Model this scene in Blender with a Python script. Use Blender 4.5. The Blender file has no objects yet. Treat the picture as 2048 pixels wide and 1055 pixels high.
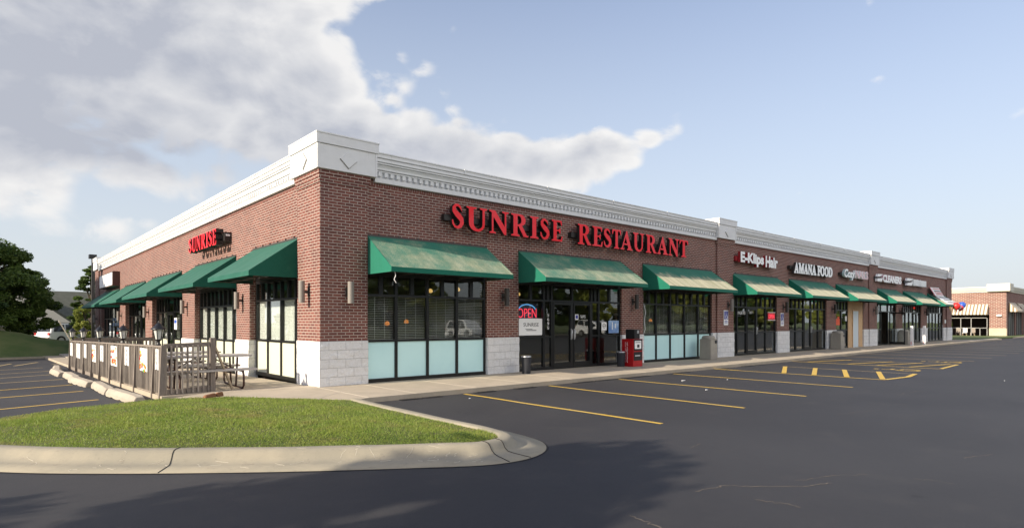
import bpy, bmesh, math, random
import numpy as np
from mathutils import Vector, Matrix, noise as mnoise
R = math.radians
random.seed(7); rng = np.random.default_rng(7)
S = bpy.context.scene
C = S.collection
# ------------------------------------------------------------------ camera
cam = bpy.data.cameras.new('camera'); co = bpy.data.objects.new('camera', cam); C.objects.link(co)
co.location = (-5.652, -12.948, 1.46); co.rotation_euler = (R(90), 0, R(-41.286 - 0.0))
co.rotation_euler[2] = -math.atan2(0.6598, 0.7515)
cam.sensor_width = 36; cam.lens = 36 * 1203 / 2048; cam.shift_y = 115.5 / 2048; cam.clip_end = 4000; cam.clip_start = .05
co['kind'] = 'helper'
S.camera = co
S.view_settings.view_transform = 'Standard'; S.view_settings.look = 'None'
S.view_settings.exposure = 1.2; S.view_settings.gamma = 1
# ------------------------------------------------------------------ sun + sky
SUN = Vector((-1.0, 0.086, 0.45)).normalized()
sl = bpy.data.lights.new('sun', 'SUN'); sl.energy = 3.05; sl.angle = R(0.5); sl.color = (1, .89, .72)
so = bpy.data.objects.new('sun', sl); C.objects.link(so); so.rotation_euler = SUN.to_track_quat('Z', 'Y').to_euler(); so.location = (-30, 5, 30)
w = bpy.data.worlds.new('World'); S.world = w; w.use_nodes = True
NT = w.node_tree; NT.nodes.clear()

class G:
    """tiny node-graph helper"""
    def __init__(s, nt): s.nt = nt
    def n(s, t, **k):
        o = s.nt.nodes.new(t)
        for a, b in k.items():
            if a.startswith('i_'):
                o.inputs[a[2:].replace('_', ' ')].default_value = b
            else: setattr(o, a, b)
        return o
    def put(s, sock, v):
        if hasattr(v, 'links') or isinstance(v, bpy.types.NodeSocket): s.nt.links.new(v, sock)
        elif v is not None: sock.default_value = v
    def m(s, op, a, b=None, c=None, clamp=False):
        o = s.nt.nodes.new('ShaderNodeMath'); o.operation = op; o.use_clamp = clamp
        for i, v in enumerate((a, b, c)):
            if v is not None: s.put(o.inputs[i], v)
        return o.outputs[0]
    def mix(s, f, a, b, mode='MIX'):
        o = s.nt.nodes.new('ShaderNodeMix'); o.data_type = 'RGBA'; o.blend_type = mode
        s.put(o.inputs[0], f); s.put(o.inputs[6], col(a)); s.put(o.inputs[7], col(b)); return o.outputs[2]
    def noise(s, vec, scale, detail=4, rough=.5, dist=0):
        o = s.nt.nodes.new('ShaderNodeTexNoise'); o.inputs['Scale'].default_value = scale; o.inputs['Detail'].default_value = detail
        o.inputs['Roughness'].default_value = rough; o.inputs['Distortion'].default_value = dist
        if vec is not None: s.nt.links.new(vec, o.inputs['Vector'])
        return o.outputs[0]
    def ramp(s, v, lo, hi, smooth=True, tlo=0., thi=1.):
        o = s.nt.nodes.new('ShaderNodeMapRange'); o.interpolation_type = 'SMOOTHSTEP' if smooth else 'LINEAR'
        s.put(o.inputs[0], v); o.inputs[1].default_value = lo; o.inputs[2].default_value = hi
        o.inputs[3].default_value = tlo; o.inputs[4].default_value = thi; return o.outputs[0]
    def xyz(s, x, y, z):
        o = s.nt.nodes.new('ShaderNodeCombineXYZ')
        for i, v in enumerate((x, y, z)): s.put(o.inputs[i], v)
        return o.outputs[0]
    def sep(s, v):
        o = s.nt.nodes.new('ShaderNodeSeparateXYZ'); s.nt.links.new(v, o.inputs[0]); return o.outputs
def col(c):
    return (c[0], c[1], c[2], 1) if isinstance(c, tuple) and len(c) == 3 else c

g = G(NT)
sky = g.n('ShaderNodeTexSky', sky_type='NISHITA', sun_disc=False, sun_elevation=math.asin(SUN.z), altitude=200, air_density=1.0, dust_density=1.6, ozone_density=1.2)
sky.sun_rotation = math.atan2(SUN.x, SUN.y) % (2 * math.pi)
tc = g.n('ShaderNodeTexCoord'); dx, dy, dz = g.sep(tc.outputs['Generated'])
az = g.m('ARCTAN2', dx, dy); hl = g.m('SQRT', g.m('ADD', g.m('MULTIPLY', dx, dx), g.m('MULTIPLY', dy, dy)))
te = g.m('DIVIDE', dz, g.m('MAXIMUM', hl, .01))
azd = g.m('MULTIPLY', az, 57.2958); eld = g.m('MULTIPLY', g.m('ARCTANGENT', te), 57.2958)
def blob(a, e, ra, re, wgt, tilt=0.):
    """soft elliptical cloud mass at azimuth a, elevation e (degrees), radii ra, re"""
    u = g.m('SUBTRACT', azd, a); v = g.m('SUBTRACT', eld, e)
    if tilt: v = g.m('ADD', v, g.m('MULTIPLY', u, tilt))
    u = g.m('DIVIDE', u, ra); v = g.m('DIVIDE', v, re)
    d2 = g.m('ADD', g.m('MULTIPLY', u, u), g.m('MULTIPLY', v, v))
    return g.m('MULTIPLY', g.m('POWER', 2.718, g.m('MULTIPLY', d2, -1)), wgt)
CLOUDS = [(-4, 23, 14, 9, 1.2), (8, 24, 12, 8, 1.15), (17, 27, 8, 5, .95), (19.5, 18.0, 8, 4.4, 1.1), (29, 15.8, 7, 3.0, .95), (37, 14.6, 7, 3.0, .95), (44, 14.2, 6, 2.8, .9), (50, 15.4, 4.5, 2.0, .8), (54.5, 16.6, 2.0, .8, .5), (27, 29, 6, 2.2, .85), (24, 21, 4, 3, .45),
          (33, 22.6, 3.6, 1.7, .40), (10, 11.5, 12, 1.8, .62), (-3, 12.5, 8, 3.0, .75), (6, 7.5, 12, 2.2, .56), (77, 26.5, 4, 1.6, .36), (170, 30, 55, 18, 1.2), (-125, 30, 30, 14, .6)]  # second-last mass is the added, unseen bank behind the camera
msk = None
for b_ in CLOUDS:
    q = blob(*b_); msk = q if msk is None else g.m('ADD', msk, q)
msk = g.m('MINIMUM', msk, 1.5)
def cn(oa, oe, d=9):
    v = g.xyz(g.m('MULTIPLY', g.m('ADD', azd, oa), .085), g.m('MULTIPLY', g.m('ADD', eld, oe), .125), 3.7)
    return g.noise(v, 1.5, d, .55, .25)
n0 = cn(0, 0); n1 = cn(-.9, 1.1, 7)
nb = g.noise(g.xyz(g.m('MULTIPLY', azd, .05), g.m('MULTIPLY', eld, .12), 9.1), 1.3, 4, .5)
vor = g.n('ShaderNodeTexVoronoi', feature='SMOOTH_F1'); vor.inputs['Scale'].default_value = 1.0; vor.inputs['Smoothness'].default_value = .5
NT.links.new(g.xyz(g.m('ADD', g.m('MULTIPLY', azd, .42), g.m('MULTIPLY', n0, 2.2)), g.m('ADD', g.m('MULTIPLY', eld, .55), g.m('MULTIPLY', nb, 2.)), 0), vor.inputs['Vector'])
puff = g.m('SUBTRACT', .45, vor.outputs['Distance'])
dens = g.m('ADD', g.m('ADD', msk, g.m('MULTIPLY', g.m('SUBTRACT', n0, .5), 1.6)), g.m('MULTIPLY', puff, .55))
alpha = g.m('MULTIPLY', g.ramp(dens, .38, .72), .95)
rim = g.ramp(dens, .6, 1.6, True, 1, 0)
lit = g.m('ADD', g.m('MULTIPLY', rim, .75), g.m('ADD', g.m('MULTIPLY', g.m('SUBTRACT', n0, n1), 2.3), g.m('ADD', g.m('MULTIPLY', g.m('SUBTRACT', nb, .5), 1.3), .22)))
base_dark = g.m('ADD', blob(5, 14.6, 15, 2.6, .85, .10), g.m('ADD', blob(3, 19, 14, 4, .3), blob(24, 13.5, 8, 3, .3)))
shade = g.m('SUBTRACT', g.m('ADD', g.m('MULTIPLY', g.m('MINIMUM', lit, 1.0), .85), .15), base_dark, clamp=True)
back = g.m('ADD', blob(170, 30, 55, 22, 1.), blob(-150, 30, 30, 18, .6), clamp=True)  # unseen cloud bank behind the camera, added to fill the shaded front
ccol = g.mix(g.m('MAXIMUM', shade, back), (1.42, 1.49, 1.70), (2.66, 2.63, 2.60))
ccol = g.mix(back, ccol, (10.5, 9.7, 8.7))  # added bank made far brighter than the visible clouds, as fill
haze = g.ramp(eld, 0, 34, False, .96, .16)
sk = g.mix(haze, g.mix(1.0, sky.outputs[0], (.56, .545, .60), 'MULTIPLY'), (2.06, 2.2, 2.32))
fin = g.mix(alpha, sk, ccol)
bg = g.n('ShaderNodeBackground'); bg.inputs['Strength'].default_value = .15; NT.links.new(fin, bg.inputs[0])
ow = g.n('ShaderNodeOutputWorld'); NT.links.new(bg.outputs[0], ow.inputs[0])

# ------------------------------------------------------------------ materials
def mat(name, base=(.5, .5, .5), rough=.7, fn=None, metal=0, spec=.5, emit=None, es=1):
    m = bpy.data.materials.new(name); m.use_nodes = True; nt = m.node_tree; b = nt.nodes['Principled BSDF']
    b.inputs['Base Color'].default_value = (*base, 1); b.inputs['Roughness'].default_value = rough
    b.inputs['Metallic'].default_value = metal; b.inputs['Specular IOR Level'].default_value = spec
    if emit: b.inputs['Emission Color'].default_value = (*emit, 1); b.inputs['Emission Strength'].default_value = es
    if fn: fn(G(nt), b)
    return m
def bump(g, b, h, st=.3, dist=.01):
    o = g.n('ShaderNodeBump'); o.inputs['Strength'].default_value = st; o.inputs['Distance'].default_value = dist
    g.nt.links.new(h, o.inputs['Height']); g.nt.links.new(o.outputs[0], b.inputs['Normal'])
def obc(g): return g.n('ShaderNodeTexCoord').outputs['Object']
def uvc(g): return g.n('ShaderNodeTexCoord').outputs['UV']
def gcol(g, b, c): g.nt.links.new(c, b.inputs['Base Color'])
def mottled(c1, c2, scale=6, bs=.15, bd=.01, fine=120):
    def f(g, b):
        v = obc(g); n = g.noise(v, scale, 5, .6); k = g.mix(g.ramp(n, .35, .65), c1, c2); gcol(g, b, k)
        bump(g, b, g.noise(v, fine, 3), bs, bd)
    return f
def brick_fn(bw, bh, mort, c1, c2, cm, bst, rowoff=.5, rough_amt=0):
    def f(g, b):
        v = uvc(g); t = g.n('ShaderNodeTexBrick'); t.offset = rowoff
        g.nt.links.new(v, t.inputs['Vector']); t.inputs['Scale'].default_value = 1
        t.inputs['Brick Width'].default_value = bw; t.inputs['Row Height'].default_value = bh
        t.inputs['Mortar Size'].default_value = mort; t.inputs['Mortar Smooth'].default_value = .15; t.inputs['Bias'].default_value = -.1
        t.inputs['Color1'].default_value = (*c1, 1); t.inputs['Color2'].default_value = (*c2, 1); t.inputs['Mortar'].default_value = (*cm, 1)
        n = g.noise(v, 1.1, 5, .6); n2 = g.noise(v, 45, 4, .6)
        k = g.mix(g.ramp(n, .3, .7, True, .0, .22), t.outputs['Color'], (c1[0]*.55, c1[1]*.55, c1[2]*.55) if not rough_amt else (.76, .75, .72))
        k = g.mix(g.ramp(n2, .3, .75, True, 0, .25), k, tuple(a * (.5 if not rough_amt else .86) for a in c2))
        ux, uy, uz = g.sep(v); stn = g.noise(g.xyz(g.m('MULTIPLY', ux, 2.2), g.m('MULTIPLY', uy, .22), 5), 1.0, 5, .7)
        k = g.mix(g.ramp(stn, .56, .78, True, 0, .38), k, tuple(a * (.45 if not rough_amt else .8) for a in c2))
        gcol(g, b, k)
        h = g.m('SUBTRACT', g.m('MULTIPLY', n2, .35 + rough_amt), t.outputs['Fac'])
        if rough_amt: h = g.m('ADD', h, g.m('MULTIPLY', g.noise(v, 9, 4, .6), rough_amt * 2.5))
        bump(g, b, h, bst, .012 + .02 * rough_amt)
    return f
M = {}
M['brick'] = mat('brick', rough=.85, fn=brick_fn(.2032, .06773, .0085, (.225, .074, .054), (.118, .041, .034), (.51, .425, .36), .7))
M['soldier'] = mat('soldier_brick', rough=.85, fn=brick_fn(.06773, .2032, .006, (.26, .095, .07), (.16, .06, .05), (.50, .42, .38), .7, 0))
M['stone'] = mat('split_face_block', rough=.8, fn=brick_fn(.4064, .2032, .006, (.88, .87, .86), (.80, .80, .80), (.58, .58, .57), .8, .5, .9))
M['brick2'] = mat('orange_brick', rough=.85, fn=brick_fn(.40, .135, .022, (.27, .10, .07), (.19, .07, .055), (.55, .46, .38), .6))
M['soft_stone'] = mat('cream_block', rough=.85, fn=brick_fn(.4064, .2032, .008, (.62, .55, .38), (.55, .49, .35), (.4, .35, .26), .4))
def trimf(g, b):
    v = obc(g); n = g.noise(v, 3, 5, .65); x, y, z = g.sep(v)
    st = g.noise(g.xyz(g.m('MULTIPLY', x, 5), g.m('MULTIPLY', y, 5), g.m('MULTIPLY', z, .5)), 1.6, 5, .7)
    k = g.mix(g.ramp(n, .4, .75, True, 0, .35), (.74, .74, .735), (.60, .60, .58))
    k = g.mix(g.ramp(st, .58, .8, True, 0, .4), k, (.42, .41, .38)); gcol(g, b, k)
M['trim'] = mat('white_painted_trim', rough=.45, fn=trimf)
M['trim2'] = mat('cream_trim', (.62, .59, .49), .6)
def canvas(clean, patchy=False):
    def f(g, b):
        v = obc(g); x, y, z = g.sep(v); geo = g.n('ShaderNodeNewGeometry'); nz = g.sep(geo.outputs['Normal'])[2]
        base = g.mix(g.noise(v, 4, 4, .6), *(((.007, .088, .058), (.010, .112, .074)) if clean else ((.009, .135, .085), (.012, .165, .105))))
        if not clean:
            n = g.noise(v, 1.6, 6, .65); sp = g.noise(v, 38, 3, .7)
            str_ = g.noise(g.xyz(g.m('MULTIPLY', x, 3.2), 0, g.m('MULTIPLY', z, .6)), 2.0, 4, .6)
            k = g.m('ADD', g.m('ADD', g.ramp(z, .75, .2, False), g.m('MULTIPLY', g.m('SUBTRACT', n, .5), 1.4)), g.m('MULTIPLY', g.m('SUBTRACT', str_, .5), .7))  # real wear, strengthened down the slope to carry the sunlit lower part too
            if patchy: k = g.m('ADD', g.m('ADD', g.m('MULTIPLY', g.m('SUBTRACT', n, .5), 1.5), g.m('MULTIPLY', g.ramp(z, .95, .3, False), .3)), g.m('ADD', .12, g.m('MULTIPLY', g.m('SUBTRACT', g.noise(v, 60, 4, .8), .5), 1.5)))  # patchy lichen, with the same sunlit paling put in toward the lower edge
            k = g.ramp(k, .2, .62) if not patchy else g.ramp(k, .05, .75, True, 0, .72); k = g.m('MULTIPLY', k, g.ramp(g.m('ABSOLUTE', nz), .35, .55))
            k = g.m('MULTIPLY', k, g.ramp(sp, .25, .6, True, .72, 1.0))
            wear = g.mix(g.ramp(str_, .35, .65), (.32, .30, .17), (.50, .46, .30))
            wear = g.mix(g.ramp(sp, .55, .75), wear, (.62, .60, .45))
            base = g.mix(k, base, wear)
        else:
            n = g.noise(v, 2.2, 6, .7); base = g.mix(g.ramp(n, .5, .8, True, 0, .25), base, (.07, .2, .14))
        gcol(g, b, base); bump(g, b, g.noise(v, 5, 3, .5), .25, .03)
        b.inputs['Sheen Weight'].default_value = .15
    return f
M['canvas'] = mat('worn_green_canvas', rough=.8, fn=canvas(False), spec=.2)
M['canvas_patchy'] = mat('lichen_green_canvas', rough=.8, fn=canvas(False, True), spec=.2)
M['canvas_clean'] = mat('green_canvas', rough=.8, fn=canvas(True), spec=.2)
def stripes(g, b):
    v = uvc(g); x, y, z = g.sep(v); s_ = g.m('GREATER_THAN', g.m('FRACT', g.m('MULTIPLY', x, 3.3)), .5)
    gcol(g, b, g.mix(s_, (.72, .66, .54), (.26, .19, .12)))
M['stripe'] = mat('striped_canvas', rough=.8, fn=stripes)
M['frame'] = mat('dark_bronze_aluminium', (.013, .0135, .014), .32, metal=.2)
M['frame2'] = mat('grey_aluminium', (.3, .29, .27), .5)
M['black'] = mat('black_plastic', (.01, .01, .012), .4)
M['bronze'] = mat('dark_bronze_paint', (.055, .048, .042), .5)
M['lightshade'] = mat('taupe_metal', (.235, .21, .185), .5)
def glassf(g, b):
    nt = g.nt; out = nt.nodes['Material Output']; nt.nodes.remove(b)
    fr = g.n('ShaderNodeLayerWeight'); fr.inputs[0].default_value = .5
    gl = g.n('ShaderNodeBsdfGlossy'); gl.inputs['Roughness'].default_value = .004; gl.inputs['Color'].default_value = (.95, .97, .96, 1)
    v = obc(g); bp = g.n('ShaderNodeBump'); bp.inputs['Strength'].default_value = .06; bp.inputs['Distance'].default_value = .05
    nt.links.new(g.noise(v, 1.1, 2, .5), bp.inputs['Height']); nt.links.new(bp.outputs[0], gl.inputs['Normal'])
    tr = g.n('ShaderNodeBsdfTransparent'); tr.inputs['Color'].default_value = (.93, .95, .94, 1)
    mx = g.n('ShaderNodeMixShader'); nt.links.new(g.m('ADD', g.m('MULTIPLY', g.m('POWER', fr.outputs['Facing'], 3.0), .78), .05, clamp=True), mx.inputs[0])
    nt.links.new(tr.outputs[0], mx.inputs[1]); nt.links.new(gl.outputs[0], mx.inputs[2]); nt.links.new(mx.outputs[0], out.inputs[0])
M['glass'] = mat('window_glass', fn=glassf)
M['frost'] = mat('frosted_panel', (.60, .88, .88), .15, spec=.5, fn=mottled((.57, .86, .87), (.63, .92, .92), .8, .02, .002, 3))
M['frost_sunlit'] = mat('sunlit_frosted_panel', (.66, .67, .53), .3, spec=.4)  # same frosted panel with the side wall's warm sunlight put into its colour
M['blind'] = mat('white_slats', (.62, .61, .58), .6)
M['blind2'] = mat('bright_white_slats', (.92, .92, .88), .6)
M['interior'] = mat('interior_paint', (.16, .13, .10), .8)
M['interior_dark'] = mat('interior_carpet', (.05, .035, .03), .9)
M['red_letter'] = mat('red_acrylic', rough=.35, spec=.25, fn=mottled((.90, .010, .020), (.92, .045, .06), .9, 0.0, .001, 5))
M['white_letter'] = mat('white_acrylic', (.93, .94, .93), .3)
M['pink_letter'] = mat('faded_pink_acrylic', (.72, .50, .52), .35)
M['teal_letter'] = mat('pale_teal_acrylic', (.45, .58, .56), .3)
M['dark_side'] = mat('dark_letter_side', (.018, .014, .013), .5)
M['red_side'] = mat('red_letter_side', (.28, .01, .015), .5)
def asph(g, b):
    v = obc(g); n = g.noise(v, .22, 6, .6, .4); n2 = g.noise(v, 1.7, 6, .7); f_ = g.noise(v, 140, 2, .6)
    k = g.mix(g.ramp(n, .35, .68), (.036, .0345, .037), (.048, .046, .048))
    k = g.mix(g.ramp(n2, .5, .8, True, 0, .35), k, (.080, .073, .066))
    k = g.mix(g.ramp(f_, .60, .72, True, 0, .6), k, (.12, .115, .11))
    k = g.mix(g.ramp(f_, .40, .30, True, 0, .6), k, (.016, .016, .018))
    # faint dusty scuffs drawn out along the driving direction
    x, y, z = g.sep(v); sc = g.noise(g.xyz(g.m('MULTIPLY', g.m('ADD', x, g.m('MULTIPLY', y, .5)), .5), g.m('MULTIPLY', g.m('SUBTRACT', y, g.m('MULTIPLY', x, .2)), 3.2), 0), .9, 6, .75, .8)
    msk2 = g.ramp(g.noise(v, .35, 2), .48, .62)
    k = g.mix(g.m('MULTIPLY', g.ramp(sc, .64, .74, True, 0, .5), msk2), k, (.12, .10, .085))
    big = g.noise(v, .09, 3, .5); k = g.mix(g.ramp(big, .38, .62, True, .22, 0), k, (.028, .027, .030))
    drip = g.noise(v, 2.6, 2, .4); k = g.mix(g.ramp(drip, .74, .80, True, 0, .6), k, (.018, .017, .018))
    gcol(g, b, k); bump(g, b, g.m('ADD', g.noise(v, 90, 3, .7), g.m('MULTIPLY', g.noise(v, 6, 3), .6)), .5, .006)
M['asphalt'] = mat('sealed_asphalt', rough=.68, fn=asph, spec=.35)
M['crack'] = mat('dusty_crack', (.17, .14, .115), .95)
def conc(c1, c2, c3, joints=0):
    def f(g, b):
        v = obc(g); n = g.noise(v, 1.2, 6, .65); n2 = g.noise(v, 9, 5, .7); n3 = g.noise(v, 70, 3, .6)
        k = g.mix(g.ramp(n, .35, .65), c1, c2); k = g.mix(g.ramp(n2, .55, .75, True, 0, .5), k, c3)
        k = g.mix(g.ramp(n3, .6, .75, True, 0, .35), k, (.12, .11, .10))
        gcol(g, b, k); bump(g, b, g.m('ADD', n3, g.m('MULTIPLY', n2, .7)), .35, .006)
    return f
M['walk'] = mat('sidewalk_concrete', rough=.85, fn=conc((.46, .385, .29), (.39, .33, .25), (.32, .275, .21)))
M['kerb'] = mat('weathered_kerb_concrete', rough=.85, fn=conc((.33, .29, .215), (.26, .235, .18), (.16, .14, .11)))
M['stopc'] = mat('pale_concrete', rough=.85, fn=conc((.43, .375, .30), (.36, .31, .25), (.25, .22, .18)))
M['joint'] = mat('pale_joint_filler', (.62, .56, .46), .9)
def paintf(c1, c2):
    def f(g, b):
        v = obc(g); n = g.noise(v, 26, 5, .75); n1 = g.noise(v, 1.5, 3, .6)
        k = g.mix(g.ramp(n1, .3, .7), c1, c2); k = g.mix(g.ramp(n, .60, .70, True, 0, .8), k, (.05, .045, .04)); gcol(g, b, k)
    return f
M['yellow'] = mat('yellow_road_paint', rough=.6, fn=paintf((.66, .42, .05), (.60, .41, .10)))
M['yellow_far'] = mat('faded_yellow_paint', rough=.6, fn=paintf((.52, .38, .16), (.46, .36, .19)))
def wood(c1, c2, sc=(6, 6, .6)):
    def f(g, b):
        v = obc(g); x, y, z = g.sep(v); u = g.xyz(g.m('MULTIPLY', x, sc[0]), g.m('MULTIPLY', y, sc[1]), g.m('MULTIPLY', z, sc[2]))
        n = g.noise(u, 9, 6, .7); n2 = g.noise(v, 3, 3); rp = g.n('ShaderNodeNewGeometry').outputs['Random Per Island']
        k = g.mix(g.ramp(n, .3, .7), c1, c2); k = g.mix(g.ramp(n2, .5, .75, True, 0, .4), k, tuple(a * .55 for a in c1))
        k = g.mix(g.ramp(rp, .25, 1, False, 0, .6), k, tuple(a * 1.4 for a in c2)); k = g.mix(g.ramp(rp, .35, 0, False, 0, .6), k, tuple(a * .55 for a in c1)); gcol(g, b, k); bump(g, b, n, .4, .004)
    return f
M['wood'] = mat('weathered_grey_wood', rough=.85, fn=wood((.17, .14, .118), (.32, .275, .23)))
M['wood_dark'] = mat('dark_weathered_wood', rough=.85, fn=wood((.11, .088, .074), (.22, .185, .155)))
M['plank'] = mat('grey_table_plank', rough=.8, fn=wood((.30, .27, .25), (.42, .39, .36), (.6, 6, 6)))
M['brace'] = mat('tan_lumber', rough=.8, fn=wood((.28, .21, .14), (.36, .28, .19)))
M['ply'] = mat('plywood', rough=.8, fn=wood((.50, .32, .17), (.58, .39, .22), (2, 2, .5)))
M['rust'] = mat('brown_painted_steel', (.06, .025, .018), .5)
M['bark'] = mat('bark', rough=.9, fn=mottled((.10, .075, .055), (.05, .04, .03), 8, .6, .02, 30))
def leaff(c1, c2, c3):
    def f(g, b):
        nt = g.nt; v = obc(g); rp = g.n('ShaderNodeNewGeometry').outputs['Random Per Island']
        k = g.mix(g.ramp(g.noise(v, .8, 3), .35, .65), c1, c2); k = g.mix(g.m('MULTIPLY', rp, .6), k, c3); gcol(g, b, k)
        tl = g.n('ShaderNodeBsdfTranslucent'); nt.links.new(k, tl.inputs[0]); mx = g.n('ShaderNodeMixShader'); mx.inputs[0].default_value = .3
        nt.links.new(b.outputs[0], mx.inputs[1]); nt.links.new(tl.outputs[0], mx.inputs[2]); nt.links.new(mx.outputs[0], nt.nodes['Material Output'].inputs[0])
    return f
M['leaf'] = mat('green_leaves', rough=.55, fn=leaff((.035, .070, .018), (.075, .13, .025), (.14, .19, .04)), spec=.3)
M['leaf_dark'] = mat('dark_leaves', rough=.6, fn=leaff((.022, .045, .018), (.03, .06, .02), (.045, .08, .025)), spec=.3)
M['leaf_yel'] = mat('yellow_green_leaves', rough=.55, fn=leaff((.26, .30, .055), (.20, .26, .05), (.38, .36, .09)), spec=.3)
def bladef(g, b):
    nt = g.nt; v = obc(g); rp = g.n('ShaderNodeNewGeometry').outputs['Random Per Island']
    k = g.mix(g.ramp(g.noise(v, 1.3, 4, .6), .35, .65), (.20, .295, .045), (.27, .345, .06)); k = g.mix(g.ramp(rp, .5, 1, False, 0, .75), k, (.34, .33, .11))
    k = g.mix(g.ramp(g.noise(v, .9, 5, .7), .50, .66, True, 0, .62), k, (.36, .30, .115)); gcol(g, b, k)
    tl = g.n('ShaderNodeBsdfTranslucent'); nt.links.new(k, tl.inputs[0]); mx = g.n('ShaderNodeMixShader'); mx.inputs[0].default_value = .35
    nt.links.new(b.outputs[0], mx.inputs[1]); nt.links.new(tl.outputs[0], mx.inputs[2]); nt.links.new(mx.outputs[0], nt.nodes['Material Output'].inputs[0])
M['blade'] = mat('grass_blades', rough=.5, fn=bladef, spec=.3)
M['turf'] = mat('turf', rough=.95, fn=mottled((.06, .08, .022), (.11, .11, .04), 5, .6, .02, 40))
M['turf_far'] = mat('far_turf', rough=.95, fn=mottled((.07, .11, .025), (.12, .14, .045), .8, .5, .02, 20))
M['red_paint'] = mat('red_box_paint', (.42, .008, .012), .3)
M['bin_grey'] = mat('grey_plastic', (.032, .034, .040), .7, spec=.25)
M['steel'] = mat('brushed_steel', (.55, .55, .56), .35, metal=.8)
M['aggregate'] = mat('exposed_aggregate', rough=.9, fn=conc((.38, .35, .29), (.32, .29, .25), (.22, .2, .17)))
M['blue_sign'] = mat('blue_sign_face', (.05, .06, .35), .4)
M['white'] = mat('white_paint', (.90, .90, .89), .4)
M['paper'] = mat('white_paper', (.86, .86, .84), .7)
M['door_white'] = mat('pale_blue_door_paint', (.62, .70, .74), .5)
M['neon_red'] = mat('neon_red', (.5, .02, .04), .4, emit=(1, .06, .10), es=.55)
M['neon_blue'] = mat('neon_blue', (.05, .2, .5), .4, emit=(.15, .5, 1), es=.5)
M['pendant'] = mat('lit_amber_shade', (.8, .3, .05), .4, emit=(1, .30, .04), es=.3)
M['pendant2'] = mat('lit_cream_shade', (.8, .6, .3), .4, emit=(1, .6, .18), es=.35)
M['roof'] = mat('roof_membrane', (.5, .5, .48), .9)
M['shingle'] = mat('grey_shingles', rough=.9, fn=mottled((.060, .064, .050), (.08, .084, .066), 3, .4, .02, 30))
M['siding'] = mat('cream_siding', (.60, .56, .46), .7)
M['carpaint'] = mat('white_car_paint', (.75, .76, .78), .2)
M['carglass'] = mat('dark_car_glass', (.03, .035, .04), .08)
M['tyre'] = mat('rubber', (.02, .02, .02), .8)
M['lampglass'] = mat('frosted_lantern_glass', (.62, .62, .58), .15)
M['orange'] = mat('orange_print', (.75, .20, .03), .5)
M['yelprint'] = mat('yellow_print', (.75, .50, .08), .5)
M['greenprint'] = mat('green_print', (.15, .35, .06), .5)
M['ink'] = mat('black_ink', (.04, .04, .04), .6)
M['redp'] = mat('red_vinyl', (.65, .03, .03), .4)
M['bluep'] = mat('blue_vinyl', (.03, .10, .50), .4)
M['orange_card'] = mat('red_orange_card', (.80, .09, .02), .5)
M['poster_blue'] = mat('blue_poster', rough=.4, fn=mottled((.10, .22, .50), (.40, .55, .75), 2.2, 0, .001, 4))
M['brickbit'] = mat('broken_brick', (.22, .10, .05), .9)

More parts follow.
